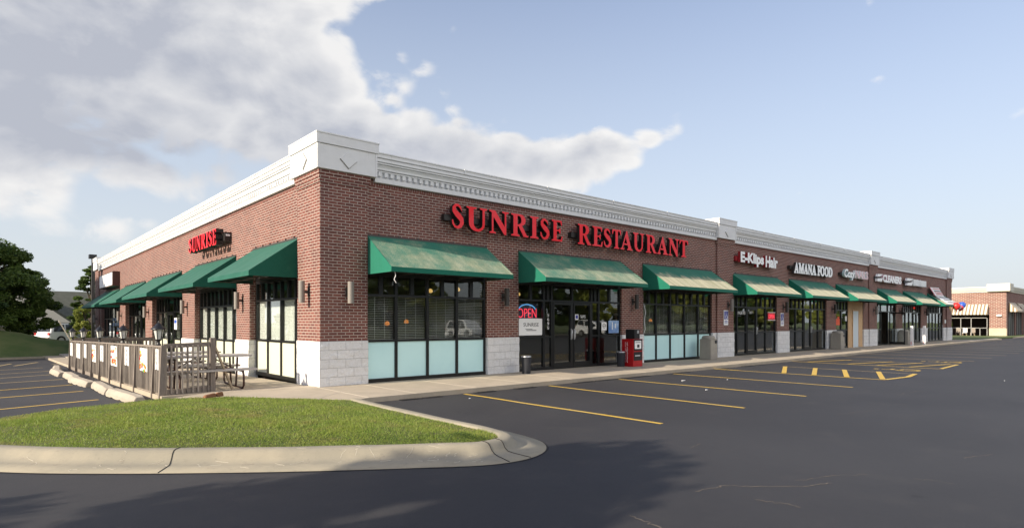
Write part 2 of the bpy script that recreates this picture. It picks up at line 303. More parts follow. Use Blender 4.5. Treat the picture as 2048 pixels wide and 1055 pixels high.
# ------------------------------------------------------------------ mesh helpers
BASE = {}
def link(o, parent):
    C.objects.link(o)
    if parent is not None: o.parent = parent
def tag(o, label=None, cat=None, group=None, kind=None):
    if label: o['label'] = label
    if cat: o['category'] = cat
    if group: o['group'] = group
    if kind: o['kind'] = kind
    return o
def thing(name, base, label, cat, group=None, rz=0):
    o = bpy.data.objects.new(name, None); o.empty_display_size = .2; C.objects.link(o); o.location = base; o.rotation_euler[2] = rz
    BASE[o.name] = Vector(base); return tag(o, label, cat, group)
class MB:
    def __init__(s, T=None): s.v = []; s.f = []; s.mi = []; s.T = T; s.sm = []
    def add(s, vs, fs, mi=0, smooth=False):
        n = len(s.v); T = s.T
        s.v += [T(*p) for p in vs] if T else [tuple(p) for p in vs]
        s.f += [tuple(i + n for i in f) for f in fs]; s.mi += [mi] * len(fs); s.sm += [smooth] * len(fs); return s
    def box(s, x0, x1, y0, y1, z0, z1, mi=0):
        return s.add([(x0, y0, z0), (x1, y0, z0), (x1, y1, z0), (x0, y1, z0), (x0, y0, z1), (x1, y0, z1), (x1, y1, z1), (x0, y1, z1)],
                     [(0, 3, 2, 1), (4, 5, 6, 7), (0, 1, 5, 4), (1, 2, 6, 5), (2, 3, 7, 6), (3, 0, 4, 7)], mi)
    def quad(s, a, b, c, d, mi=0): return s.add([a, b, c, d], [(0, 1, 2, 3)], mi)
    def hexa(s, p, mi=0):   # eight corners, bottom ring then top ring
        return s.add(p, [(0, 3, 2, 1), (4, 5, 6, 7), (0, 1, 5, 4), (1, 2, 6, 5), (2, 3, 7, 6), (3, 0, 4, 7)], mi)
    def beam(s, a, b, wd, ht, up=(0, 0, 1), mi=0):
        a, b = Vector(a), Vector(b); d = (b - a).normalized(); u = Vector(up); r = d.cross(u)
        if r.length < 1e-4: r = d.cross(Vector((1, 0, 0)))
        r.normalize(); u = r.cross(d); r *= wd / 2; u *= ht / 2
        return s.hexa([a - r - u, a + r - u, b + r - u, b - r - u, a - r + u, a + r + u, b + r + u, b - r + u], mi)
    def tube(s, pts, r, n=8, mi=0, close=True):
        pts = [Vector(p) for p in pts]; rs = r if isinstance(r, (list, tuple)) else [r] * len(pts); vs = []; fs = []
        for i, p in enumerate(pts):
            d = (pts[min(i + 1, len(pts) - 1)] - pts[max(i - 1, 0)]).normalized()
            u = d.orthogonal().normalized() if i == 0 else (u - d * u.dot(d)).normalized()
            q = d.cross(u)
            vs += [p + (u * math.cos(2 * math.pi * k / n) + q * math.sin(2 * math.pi * k / n)) * rs[i] for k in range(n)]
        for i in range(len(pts) - 1):
            for k in range(n): fs.append((i * n + k, i * n + (k + 1) % n, (i + 1) * n + (k + 1) % n, (i + 1) * n + k))
        s.add(vs, fs, mi, True)
        if close: s.add(vs[:n], [tuple(range(n))[::-1]], mi); s.add(vs[-n:], [tuple(range(n))], mi)
        return s
    def lathe(s, c, prof, n=16, mi=0):
        vs = []; fs = []
        for (r, z) in prof: vs += [(c[0] + r * math.cos(2 * math.pi * k / n), c[1] + r * math.sin(2 * math.pi * k / n), c[2] + z) for k in range(n)]
        for i in range(len(prof) - 1):
            for k in range(n): fs.append((i * n + k, i * n + (k + 1) % n, (i + 1) * n + (k + 1) % n, (i + 1) * n + k))
        s.add(vs, fs, mi, True)
        s.add(vs[:n], [tuple(range(n))[::-1]], mi); s.add(vs[-n:], [tuple(range(n))], mi); return s
    def extr(s, poly, fn, a, b, mi=0):   # closed profile swept from fn(p,a) to fn(p,b)
        n = len(poly); vs = [fn(p, a) for p in poly] + [fn(p, b) for p in poly]
        fs = [(i, (i + 1) % n, (i + 1) % n + n, i + n) for i in range(n)] + [tuple(range(n))[::-1], tuple(range(n, 2 * n))]
        return s.add(vs, fs, mi)
    def build(s, name, mats, parent=None, base=None, recalc=True, bevel=0, label=None):
        if not isinstance(mats, (list, tuple)): mats = [mats]
        b = Vector(base) if base is not None else (BASE[parent.name] if parent is not None else Vector((0, 0, 0)))
        me = bpy.data.meshes.new(name); v = [(p[0] - b.x, p[1] - b.y, p[2] - b.z) for p in s.v]
        me.from_pydata(v, [], s.f)
        for m in mats: me.materials.append(m)
        me.polygons.foreach_set('material_index', s.mi); me.polygons.foreach_set('use_smooth', s.sm)
        if recalc or bevel:
            bm = bmesh.new(); bm.from_mesh(me)
            if recalc: bmesh.ops.recalc_face_normals(bm, faces=bm.faces)
            if bevel: bmesh.ops.bevel(bm, geom=[e for e in bm.edges if len(e.link_faces) == 2 and e.calc_face_angle(0) > .5], offset=bevel, segments=2, affect='EDGES', clamp_overlap=True)
            bm.to_mesh(me); bm.free()
        boxuv(me, b)
        o = bpy.data.objects.new(name, me)
        if parent is None: o.location = b
        link(o, parent); BASE[o.name] = b
        if label: o['label'] = label
        return o
def boxuv(me, b):
    nl = len(me.loops); n = len(me.vertices)
    if not nl: return
    co_ = np.empty(n * 3, 'f'); me.vertices.foreach_get('co', co_); co_ = co_.reshape(-1, 3) + np.array(b, 'f')
    li = np.empty(nl, 'i'); me.loops.foreach_get('vertex_index', li)
    pn = np.empty(len(me.polygons) * 3, 'f'); me.polygons.foreach_get('normal', pn); pn = np.abs(pn.reshape(-1, 3))
    lt = np.empty(len(me.polygons), 'i'); me.polygons.foreach_get('loop_total', lt)
    ax = np.repeat(pn.argmax(1), lt); p = co_[li]
    uv = np.where((ax == 0)[:, None], p[:, [1, 2]], np.where((ax == 1)[:, None], p[:, [0, 2]], p[:, [0, 1]]))
    l = me.uv_layers.new(name='UVMap'); l.data.foreach_set('uv', uv.astype('f').ravel())
def fastmesh(name, V, k, m, parent=None, base=(0, 0, 0), smooth=False):
    """V: (N*k,3) array of N separate k-gons"""
    b = np.array(base, 'f'); V = (V - b).astype('f'); N = len(V) // k
    me = bpy.data.meshes.new(name); me.vertices.add(len(V)); me.vertices.foreach_set('co', V.ravel())
    me.loops.add(N * k); me.loops.foreach_set('vertex_index', np.arange(N * k, dtype='i'))
    me.polygons.add(N); me.polygons.foreach_set('loop_start', np.arange(0, N * k, k, dtype='i')); me.polygons.foreach_set('loop_total', np.full(N, k, 'i'))
    me.materials.append(m); me.update(); me.validate()
    o = bpy.data.objects.new(name, me)
    if parent is None: o.location = base
    link(o, parent); BASE[o.name] = Vector(base); return o
def copy_tree(o, loc=None, rz=None, label=None, parent=None):
    c = o.copy(); C.objects.link(c)
    if parent is not None: c.parent = parent
    BASE[c.name] = BASE.get(o.name, Vector())
    if loc is not None: c.location = loc; BASE[c.name] = Vector(loc)
    if rz is not None: c.rotation_euler[2] = rz
    if label: c['label'] = label
    for ch in [x for x in o.children]: copy_tree(ch, parent=c)
    return c
def structure(o): o['kind'] = 'structure'; return o

# glyphs: outlines [outer, hole...] in a unit-high box, own design of a bracketed roman capital
def arc(cx, cy, rx, ry, a0, a1, n=10):
    return [(cx + rx * math.cos(R(a0 + (a1 - a0) * i / n)), cy + ry * math.sin(R(a0 + (a1 - a0) * i / n))) for i in range(n + 1)]
def glyph(ch):
    s = .055
    if ch == 'I': return .42, [[(0, 0), (.42, 0), (.42, s), (.31, .09), (.31, .91), (.42, 1 - s), (.42, 1), (0, 1), (0, 1 - s), (.11, .91), (.11, .09), (0, s)]]
    if ch == 'E': return .68, [[(0, 0), (.64, 0), (.68, .26), (.62, .26), (.56, .08), (.31, .08), (.31, .48), (.44, .48), (.49, .38), (.54, .38), (.54, .64), (.49, .64), (.44, .55), (.31, .55), (.31, .92), (.53, .92), (.59, .77), (.64, .77), (.62, 1), (0, 1), (0, 1 - s), (.11, .91), (.11, .09), (0, s)]]
    if ch == 'F': return .64, [[(0, 0), (.44, 0), (.44, s), (.31, .09), (.31, .46), (.44, .46), (.49, .36), (.54, .36), (.54, .64), (.49, .64), (.44, .55), (.31, .55), (.31, .92), (.53, .92), (.59, .75), (.64, .75), (.62, 1), (0, 1), (0, 1 - s), (.11, .91), (.11, .09), (0, s)]]
    if ch == 'T': return .74, [[(.16, 0), (.58, 0), (.58, s), (.47, .09), (.47, .92), (.62, .92), (.69, .74), (.74, .74), (.73, 1), (.01, 1), (0, .74), (.05, .74), (.12, .92), (.27, .92), (.27, .09), (.16, s)]]
    if ch == 'N': return .92, [[(0, 0), (.30, 0), (.30, s), (.19, .09), (.19, .72), (.70, -.02), (.80, -.02), (.80, .91), (.92, 1 - s), (.92, 1), (.60, 1), (.60, 1 - s), (.72, .91), (.72, .34), (.27, 1), (0, 1), (0, 1 - s), (.11, .90), (.11, .09), (0, s)]]
    if ch == 'U': return .88, [[(0, 1), (0, 1 - s), (.10, .91), (.10, .34)] + arc(.44, .32, .34, .34, 180, 360, 12)[1:-1] + [(.78, .34), (.78, .91), (.88, 1 - s), (.88, 1), (.56, 1), (.56, 1 - s), (.68, .91), (.68, .34)] + arc(.49, .34, .19, .25, 0, -180, 10)[1:-1] + [(.30, .34), (.30, .91), (.42, 1 - s), (.42, 1)]]
    if ch == 'A': return .96, [[(0, 0), (.30, 0), (.30, s), (.20, .09), (.26, .26), (.56, .26), (.62, .09), (.52, s), (.52, 0), (.96, 0), (.96, s), (.86, .09), (.52, 1.01), (.46, 1.01), (.10, .09), (0, s)], [(.29, .34), (.41, .68), (.53, .34)]]
    if ch == 'R': return .86, [[(0, 0), (.42, 0), (.42, s), (.31, .09), (.31, .46), (.36, .46), (.62, 0), (.86, 0), (.86, s), (.78, .07), (.54, .49)] + arc(.45, .74, .27, .26, -65, 90, 9) + [(0, 1), (0, 1 - s), (.11, .91), (.11, .09), (0, s)], [(.31, .54)] + arc(.38, .735, .13, .19, -90, 90, 8) + [(.31, .925)]]
    if ch == 'D': return .90, [[(0, 0), (.45, 0)] + arc(.45, .5, .45, .5, -90, 90, 14) + [(0, 1), (0, 1 - s), (.11, .91), (.11, .09), (0, s)], [(.33, .09)] + arc(.42, .5, .24, .41, -90, 90, 12) + [(.33, .91)]]
    if ch == 'O': return .96, [arc(.48, .5, .48, .52, 0, 360, 28)[:-1], arc(.48, .5, .23, .42, 0, 360, 22)[:-1]]
    if ch == 'M': return 1.14, [[(0, 0), (.30, 0), (.30, s), (.19, .09), (.19, .74), (.48, 0), (.58, 0), (.84, .74), (.84, .09), (.73, s), (.73, 0), (1.14, 0), (1.14, s), (1.03, .09), (1.03, .91), (1.14, 1 - s), (1.14, 1), (.84, 1), (.60, .34), (.34, 1), (0, 1), (0, 1 - s), (.11, .91), (.11, .09), (0, s)]]
    if ch == 'S':
        sp = [(.52, .70), (.47, .86), (.35, .94), (.22, .92), (.14, .82), (.15, .70), (.26, .60), (.40, .50), (.52, .39), (.55, .25), (.47, .12), (.33, .05), (.18, .08), (.09, .20), (.06, .34)]
        wd = [.03, .045, .05, .06, .085, .10, .115, .125, .115, .10, .08, .055, .045, .045, .03]
        L, Rr = [], []
        for i, p in enumerate(sp):
            a = sp[max(i - 1, 0)]; b = sp[min(i + 1, len(sp) - 1)]; d = Vector((b[0] - a[0], b[1] - a[1])).normalized(); nn = Vector((-d.y, d.x)) * wd[i]
            L.append((p[0] + nn.x, p[1] + nn.y)); Rr.append((p[0] - nn.x, p[1] - nn.y))
        return .66, [[(.56, .68)] + Rr[1:] + L[::-1][:-1]]
    return .4, []
def glyph_mesh(ch, x0, x1, z0, z1, yf, depth, T, name, mats, parent, off=0.):
    """letter with front face at depth yf and returns of the given depth; mats = (face, side)"""
    wd, outs = glyph(ch); cu = bpy.data.curves.new('g', 'CURVE'); cu.dimensions = '2D'; cu.fill_mode = 'BOTH'; cu.extrude = .5; cu.offset = off
    for o_ in outs:
        sp = cu.splines.new('POLY'); sp.points.add(len(o_) - 1); sp.use_cyclic_u = True
        for i, p in enumerate(o_): sp.points[i].co = (p[0], p[1], 0, 1)
    return curve_to_letter(cu, x0, x1, z0, z1, yf, depth, T, name, mats, parent, (0, wd), (0, 1))
def curve_to_letter(cu, x0, x1, z0, z1, yf, depth, T, name, mats, parent, xr=None, zr=None):
    ob = bpy.data.objects.new('tmp', cu); C.objects.link(ob)
    me = bpy.data.meshes.new_from_object(ob); bpy.data.objects.remove(ob); bpy.data.curves.remove(cu)
    n = len(me.vertices); v = np.empty(n * 3, 'f'); me.vertices.foreach_get('co', v); v = v.reshape(-1, 3)
    xr = xr or (v[:, 0].min(), v[:, 0].max()); zr = zr or (v[:, 1].min(), v[:, 1].max())
    zz = v[:, 2]; zmid = (zz.max() + zz.min()) / 2
    mb = MB(T); mb.v = [T(x0 + (p[0] - xr[0]) / (xr[1] - xr[0]) * (x1 - x0), yf if p[2] > zmid else yf + depth, z0 + (p[1] - zr[0]) / (zr[1] - zr[0]) * (z1 - z0)) for p in v]
    for f in me.polygons:
        mb.f.append(tuple(f.vertices)); mb.mi.append(0 if abs(f.normal.z) > .5 else 1); mb.sm.append(False)
    bpy.data.meshes.remove(me)
    # weld the seams so normals come out consistent
    o = mb.build(name, list(mats), parent)
    bm = bmesh.new(); bm.from_mesh(o.data); bmesh.ops.remove_doubles(bm, verts=bm.verts, dist=1e-5); bmesh.ops.recalc_face_normals(bm, faces=bm.faces); bm.to_mesh(o.data); bm.free()
    return o
def text_mesh(txt, x0, x1, z0, z1, yf, depth, T, name, mats, parent, bold=.0, shear=0):
    cu = bpy.data.curves.new('t', 'FONT'); cu.body = txt; cu.extrude = .05; cu.offset = bold; cu.shear = shear; cu.resolution_u = 3
    return curve_to_letter(cu, x0, x1, z0, z1, yf, depth, T, name, mats, parent)
ident = lambda x, y, z: (x, y, z)

# ------------------------------------------------------------------ site levels
def sstep(a, b, x): t = min(1, max(0, (x - a) / (b - a))); return t * t * (3 - 2 * t)
def slope(x, y): return -.015 * min(max(y, 0), 45) * (1 - sstep(4, 50, x))
def lot(x, y): return -.10 + slope(x, y)
def grid_mesh(name, xs, ys, zf, m, kind='structure'):
    nx, ny = len(xs), len(ys); v = [(x, y, zf(x, y)) for y in ys for x in xs]
    f = [(j * nx + i, j * nx + i + 1, (j + 1) * nx + i + 1, (j + 1) * nx + i) for j in range(ny - 1) for i in range(nx - 1)]
    mb = MB(); mb.v = v; mb.f = f; mb.mi = [0] * len(f); mb.sm = [True] * len(f); o = mb.build(name, m, None, recalc=False); o['kind'] = kind; return o
ax_ = [-1500, -600, -250, -120, -80] + list(np.arange(-60, 131, 5.)) + [180, 300, 700, 1500]
grid_mesh('ground', ax_, ax_, lambda x, y: lot(x, y) - .12, M['turf_far'])
grid_mesh('asphalt_lot', list(np.arange(-60, 125, 2.5)), list(np.arange(-34, 30.1, 1.0)), lambda x, y: lot(x, y), M['asphalt'])
# sidewalk in front of the shops, with its thickness as kerb face
def curbY(x): return -2.42 if x < 14 else -2.42 + .6 * sstep(14, 54, x)
sw = MB(); xs = list(np.arange(-.07, 54.1, 1.35))
for i in range(len(xs) - 1):
    a, b_ = xs[i], xs[i + 1]
    sw.hexa([(a, curbY(a), -.2), (b_, curbY(b_), -.2), (b_, .3, -.2), (a, .3, -.2), (a, curbY(a), 0), (b_, curbY(b_), 0), (b_, .3, 0), (a, .3, 0)])
o = sw.build('sidewalk', M['walk']); structure(o)
bm = bmesh.new(); bm.from_mesh(o.data); bmesh.ops.remove_doubles(bm, verts=bm.verts, dist=1e-4)
bmesh.ops.delete(bm, geom=[f for f in bm.faces if abs(f.normal.x) > .9 and .5 < f.calc_center_median().x < 53], context='FACES'); bm.to_mesh(o.data); bm.free()
def slab(name, poly, top, thick, m):
    mb = MB(); n = len(poly); mb.add([(x, y, top(x, y)) for x, y in poly] + [(x, y, top(x, y) - thick) for x, y in poly], [tuple(range(n)), tuple(range(2 * n - 1, n - 1, -1))] + [(i, i + n, (i + 1) % n + n, (i + 1) % n) for i in range(n)])
    return structure(mb.build(name, m))
slab('sidewalk', [(-.07, -2.42), (-.07, .3), (-.4, .88), (-2.0, .62), (-2.55, .30), (-3.12, -.12), (-2.17, -.63), (-1.4, -1.55), (-.6, -2.62)], lambda x, y: -.0005, .2, M['walk'])
slab('patio', [(-.02, 34), (-3.2, 34), (-3.1, 6), (-3.02, .5), (-2.0, .62), (-.4, .88), (-.02, .4)], lambda x, y: slope(x, y) - .004, .2, M['walk'])
jt = MB()
for x in np.arange(1.0, 53, 1.55): jt.box(x - .007, x + .007, curbY(x) + .012, .02, .0015, .004)
jt.beam((-.07, -2.40, .003), (-.07, .0, .003), .014, .003); jt.beam((-.07, .0, .003), (-2.0, .62, .003), .014, .003); jt.beam((-.9, -1.9, .003), (-.0, -1.1, .003), .012, .003)
structure(jt.build('sidewalk_joints', M['joint']))
# ------------------------------------------------------------------ traffic island with rolled kerb
inner = [(-9.5, 2.2), (-7.2, -1.2), (-6.3, -2.7), (-5.51, -3.80), (-4.9, -4.55), (-4.25, -5.16), (-3.6, -5.70), (-2.95, -6.20), (-2.3, -6.66), (-1.75, -7.02), (-1.38, -7.26), (-1.16, -7.33), (-.95, -7.29), (-.80, -7.15), (-.72, -6.9), (-.69, -6.4), (-.69, -5.4), (-.67, -4.2), (-.64, -3.3), (-.60, -2.68)]
def smooth_path(p, n=6):
    out = []; P = [Vector((*q, 0)) for q in p]
    for i in range(len(P) - 1):
        a, b, c, d = P[max(i - 1, 0)], P[i], P[i + 1], P[min(i + 2, len(P) - 1)]
        for k in range(n):
            t = k / n; out.append(.5 * ((2 * b) + (c - a) * t + (2 * a - 5 * b + 4 * c - d) * t * t + (3 * b - a - 3 * c + d) * t ** 3))
    return out + [P[-1]]
ip = smooth_path(inner, 5)
# profile: (distance outward, height over the asphalt)
prof = [(-.02, .02), (0, .135), (.035, .15), (.12, .15), (.155, .142), (.185, .115), (.215, .07), (.26, .035), (.33, .022), (.60, .010), (.605, -.03)]
kv = []
for i, p in enumerate(ip):
    d = (ip[min(i + 1, len(ip) - 1)] - ip[max(i - 1, 0)]).normalized(); nrm = Vector((d.y, -d.x, 0))
    for (q, h) in prof:
        e = .0
        pt = p + nrm * (q + e); kv.append((pt.x, pt.y, lot(pt.x, pt.y) + h + .002 * math.sin(i * .7)))
n = len(prof); kf = [(i * n + j, i * n + j + 1, (i + 1) * n + j + 1, (i + 1) * n + j) for i in range(len(ip) - 1) for j in range(n - 1)]
# narrow tooled joints: leave a hairline gap by splitting the kerb into lengths
kb = MB(); kb.add(kv, kf, 0, True); o = kb.build('kerb', M['kerb'], recalc=True); structure(o)
cr = MB()
for idx, sk_ in ((27, .10), (54, .02), (58, -.06), (8, .03)):
    p = ip[idx]; d = (ip[idx + 1] - ip[idx - 1]).normalized(); nrm = Vector((d.y, -d.x, 0)); pts = []
    for (q, h) in prof[1:-1]: 
        pt = p + nrm * (q + .003) + d * (sk_ * (q / .6) + .015 * math.sin(q * 14 + idx)); pts.append((pt.x, pt.y, lot(pt.x, pt.y) + h + .0035))
    cr.tube(pts, .0045, 5)
gt = MB(); vs = []
for i in range(0, len(ip)):
    d = (ip[min(i + 1, len(ip) - 1)] - ip[max(i - 1, 0)]).normalized(); nrm = Vector((d.y, -d.x, 0)); wv = .012 + .022 * abs(mnoise.noise(Vector((i * .9, 0, 0))))
    for q in (.598, .612 + wv): pt = ip[i] + nrm * q; vs.append((pt.x, pt.y, lot(pt.x, pt.y) + .0045))
gt.add(vs, [(2 * i, 2 * i + 1, 2 * i + 3, 2 * i + 2) for i in range(len(ip) - 1)]); structure(gt.build('gutter_grime', mat('dark_grime', (.018, .016, .015), .95)))
structure(cr.build('kerb_joints', mat('dark_joint', (.04, .035, .03), .9)))
sc_ = MB()
for k in range(46):      # pale scratches and dried root marks on the kerb face
    idx = int(rng.integers(18, 52)); p = ip[idx]; d = (ip[idx + 1] - ip[idx - 1]).normalized(); nrm = Vector((d.y, -d.x, 0))
    q0 = rng.uniform(.09, .5); L = rng.uniform(.02, .16); an = rng.uniform(-1.2, 1.2); pts = []
    for t in np.linspace(0, 1, 5):
        q = q0 + t * L * math.sin(an) * .8; s_ = t * L * math.cos(an) + .01 * math.sin(t * 7 + k)
        h = np.interp(q, [a for a, _ in prof], [b for _, b in prof]); pt = p + nrm * q + d * s_; pts.append((pt.x, pt.y, lot(pt.x, pt.y) + h + .0015))
    sc_.tube(pts, .0016, 4)
structure(sc_.build('kerb_scratches', mat('pale_scratch', (.62, .56, .46), .9)))
# lawn surface
back = [(-.60, -2.68), (-1.4, -1.60), (-2.17, -.68), (-3.12, -.16), (-3.91, -.34), (-4.63, -.52), (-5.47, -1.10), (-7.0, -.9), (-9.5, 2.2)]
lawn_poly = [(p.x, p.y) for p in ip] + back[1:-1]
def inside(x, y, poly):
    c = False; j = len(poly) - 1
    for i in range(len(poly)):
        xi, yi = poly[i]; xj, yj = poly[j]
        if (yi > y) != (yj > y) and x < (xj - xi) * (y - yi) / (yj - yi) + xi: c = not c
        j = i
    return c
def edge_dist(x, y, poly):
    m_ = 9
    for i in range(len(poly)):
        ax, ay = poly[i]; bx, by = poly[(i + 1) % len(poly)]; l2 = (bx - ax) ** 2 + (by - ay) ** 2 or 1e-9
        t = max(0, min(1, ((x - ax) * (bx - ax) + (y - ay) * (by - ay)) / l2)); m_ = min(m_, math.hypot(x - ax - t * (bx - ax), y - ay - t * (by - ay)))
    return m_
simple = inner + back[1:-1]
def lawnz(x, y):
    e = min(1, edge_dist(x, y, simple) / 1.2); return .028 + .05 * e * e * (3 - 2 * e) + .008 * mnoise.noise(Vector((x * 2, y * 2, 0)))
lm = bpy.data.meshes.new('lawn'); bm = bmesh.new(); st = .12
vd = {}
for ix in range(int(-9.6 / st), int(-.4 / st)):
    for iy in range(int(-7.6 / st), int(2.4 / st)):
        cx_, cy_ = (ix + .5) * st, (iy + .5) * st
        if inside(cx_, cy_, lawn_poly):
            q = []
            for (a, b_) in ((0, 0), (1, 0), (1, 1), (0, 1)):
                kx = (ix + a, iy + b_)
                if kx not in vd: vd[kx] = bm.verts.new((kx[0] * st, kx[1] * st, lawnz(kx[0] * st, kx[1] * st) - .012))
                q.append(vd[kx])
            bm.faces.new(q)
for f in bm.faces: f.smooth = True
bm.to_mesh(lm); bm.free(); lm.materials.append(M['turf']); lo = bpy.data.objects.new('lawn', lm); C.objects.link(lo); structure(lo)
mb = MB(); nP = len(simple)     # soil under the lawn up to its edges
mb.add([(x, y, .022) for x, y in simple] + [(x, y, -.12) for x, y in simple], [tuple(range(nP))] + [(i, i + nP, (i + 1) % nP + nP, (i + 1) % nP) for i in range(nP)]); structure(mb.build('soil', M['turf']))
# grass blades
pts = []
N = 125000
X = rng.uniform(-9.4, -.55, N * 4); Y = rng.uniform(-7.45, 2.0, N * 4)
P = np.array(lawn_poly); ins = np.zeros(len(X), bool); j = len(P) - 1
for i in range(len(P)):
    xi, yi = P[i]; xj, yj = P[j]
    cnd = ((yi > Y) != (yj > Y)) & (X < (xj - xi) * (Y - yi) / (yj - yi + 1e-12) + xi); ins ^= cnd; j = i
dist = np.hypot(X + 5.65, Y + 12.95); keep = ins & (X > -7.2) & (rng.random(len(X)) < np.clip((7.5 / dist) ** 1.3, .25, 1))
X, Y = X[keep][:N], Y[keep][:N]; n = len(X)
gx = np.arange(-9.6, -.4, .25); gy = np.arange(-7.6, 2.3, .25); GZ = np.array([[lawnz(a, b_) for a in gx] for b_ in gy])
ix = np.clip(((X + 9.6) / .25), 0, len(gx) - 1.01); iy = np.clip((Y + 7.6) / .25, 0, len(gy) - 1.01); i0 = ix.astype(int); j0 = iy.astype(int); fx = ix - i0; fy = iy - j0
Z = GZ[j0, i0] * (1 - fx) * (1 - fy) + GZ[j0, i0 + 1] * fx * (1 - fy) + GZ[j0 + 1, i0] * (1 - fx) * fy + GZ[j0 + 1, i0 + 1] * fx * fy - .014
cl = .5 + .5 * np.sin(X * 3.1 + np.sin(Y * 2.3) * 2) * np.sin(Y * 3.7 + np.sin(X * 1.9) * 2)
bare = np.clip(.5 + .9 * np.sin(X * 1.7 + 1.3 * np.sin(Y * 2.9 + 1)) * np.sin(Y * 1.3 + 2 + np.sin(X * 2.6)), .72, 1)
hh = rng.uniform(.016, .046, n) * bare * (0.75 + .5 * cl); a = rng.uniform(0, 6.283, n); wd_ = rng.uniform(.003, .0062, n); ln = rng.uniform(.1, 1.3, n) * hh; b2 = rng.uniform(0, 6.283, n)
V = np.empty((n, 3, 3)); V[:, 0] = np.stack([X + np.cos(a) * wd_, Y + np.sin(a) * wd_, Z], 1); V[:, 1] = np.stack([X - np.cos(a) * wd_, Y - np.sin(a) * wd_, Z], 1)
V[:, 2] = np.stack([X + np.cos(b2) * ln, Y + np.sin(b2) * ln, Z + hh], 1)
tag(fastmesh('grass', V.reshape(-1, 3), 3, M['blade']), 'short mown green grass on the corner traffic island', 'grass', None, 'stuff')
# clover patch leaves near the kerb
n = 4200; t_ = rng.integers(22, 60, n); base_p = np.array([(ip[i].x, ip[i].y) for i in t_]); offs = rng.uniform(0, 1, n) ** 1.3 * .55
nr = np.array([((ip[i + 1] - ip[i - 1]).normalized().y, -(ip[i + 1] - ip[i - 1]).normalized().x) for i in t_]); cp = base_p - nr * (offs[:, None] + .02) + rng.uniform(-.08, .08, (n, 2))
ok = np.array([inside(p[0], p[1], simple) for p in cp]); cp = cp[ok]; n = len(cp); th = rng.uniform(0, 6.28, n); r_ = rng.uniform(.004, .009, n); zc = np.array([lawnz(*p) for p in cp]) + rng.uniform(.005, .03, n)
V = np.empty((n, 4, 3))
for k in range(4):
    aa = th + k * math.pi / 2; V[:, k] = np.stack([cp[:, 0] + np.cos(aa) * r_, cp[:, 1] + np.sin(aa) * r_, zc + rng.uniform(-.004, .004, n)], 1)
tag(fastmesh('clover', V.reshape(-1, 3), 4, M['leaf']), 'small clover leaves in the lawn along the kerb', 'clover', None, 'stuff')

# ------------------------------------------------------------------ painted lines
def pline(name, pts, wd, m, dz=.004):
    mb = MB(); vs = []
    for i, p in enumerate(pts):
        p = Vector((*p, 0)); d = (Vector((*pts[min(i + 1, len(pts) - 1)], 0)) - Vector((*pts[max(i - 1, 0)], 0))).normalized(); nn = Vector((-d.y, d.x, 0)) * wd / 2
        for q in (p + nn, p - nn): vs.append((q.x, q.y, lot(q.x, q.y) + dz))
    mb.add(vs, [(2 * i, 2 * i + 1, 2 * i + 3, 2 * i + 2) for i in range(len(pts) - 1)]); return structure(mb.build(name, m))
lx = [2.15, 4.70, 7.30, 9.90]
for i, x in enumerate(lx):
    pline('parking_line', [(x + .03 * math.sin(k * 1.3 + i) * (1 - k / 8), -2.5 - k * .63) for k in range(9)], .095, M['yellow'])
pline('parking_line', [(12.50, -2.5), (12.55, -7.42)], .1, M['yellow']); pline('parking_line', [(15.35, -3.35), (15.22, -7.3)], .07, M['yellow_far'])
pline('parking_line', [(12.5, -2.42), (12.5, -3.3)], .14, M['yellow'], .008); pline('parking_line', [(12.58, -7.40), (14.0, -7.55), (15.3, -7.38)], .13, M['yellow'], .008)
for y0_, y1_ in ((-3.48, -4.69), (-4.49, -5.57), (-5.39, -6.46), (-6.38, -7.36)): pline('hatch_bar', [(15.33, y0_), (12.56, y1_)], .135, M['yellow'], .012)
pline('parking_line', [(18.35, -2.2), (18.15, -7.3)], .1, M['yellow']); pline('parking_line', [(20.55, -2.4), (20.9, -7.2)], .08, M['yellow_far'])
pline('parking_line', [(18.15, -7.35), (20.95, -7.2)], .12, M['yellow'], .008)
for y0_, y1_ in ((-3.66, -3.0), (-5.15, -4.47), (-6.12, -5.4), (-7.01, -6.42)): pline('hatch_bar', [(20.9, y0_), (18.3, y1_)], .12, M['yellow'], .012)
for x in list(np.arange(23.6, 60, 3.05)): pline('parking_line', [(x, curbY(min(x, 54)) - .05), (x + .1, -7.15)], .09, M['yellow_far'])
for cx0, cy0 in ((16.65, -6.7), (22.25, -6.6)):   # painted wheelchair symbol
    mb = MB(); m2 = M['yellow']
    def seg(a, b_, wd=.1):
        a, b_ = Vector((*a, 0)), Vector((*b_, 0)); d = (b_ - a).normalized(); nn = Vector((-d.y, d.x, 0)) * wd / 2
        mb.quad(*[(cx0 + q.x, cy0 + q.y, lot(0, -1) + .005) for q in (a + nn, b_ + nn, b_ - nn, a - nn)])
    for k in range(10):
        a0, a1 = R(130 + k * 26), R(130 + (k + 1) * 26); seg((.32 * math.cos(a0), -.1 + .32 * math.sin(a0)), (.32 * math.cos(a1), -.1 + .32 * math.sin(a1)))
    seg((-.05, .62), (-.02, .1)); seg((-.05, .1), (.35, .08)); seg((.35, .12), (.5, -.35)); seg((-.05, .7), (-.05, .85), .2); seg((0, .36), (.28, .36))
    structure(mb.build('wheelchair_symbol', m2))
for k, (ya, yb) in enumerate(((1.31, 1.84), (3.87, 4.29), (6.09, 6.62), (8.78, 9.15), (11.21, 12.0), (13.59, 14.3), (16.48, 17.2))):
    dd_ = (yb - ya) / 1.5; pline('parking_line', [(-3.9, yb), (-5.4, ya), (-9.5, ya - dd_ * 4.1)], .1, M['yellow'] if k < 3 else M['yellow_far'])
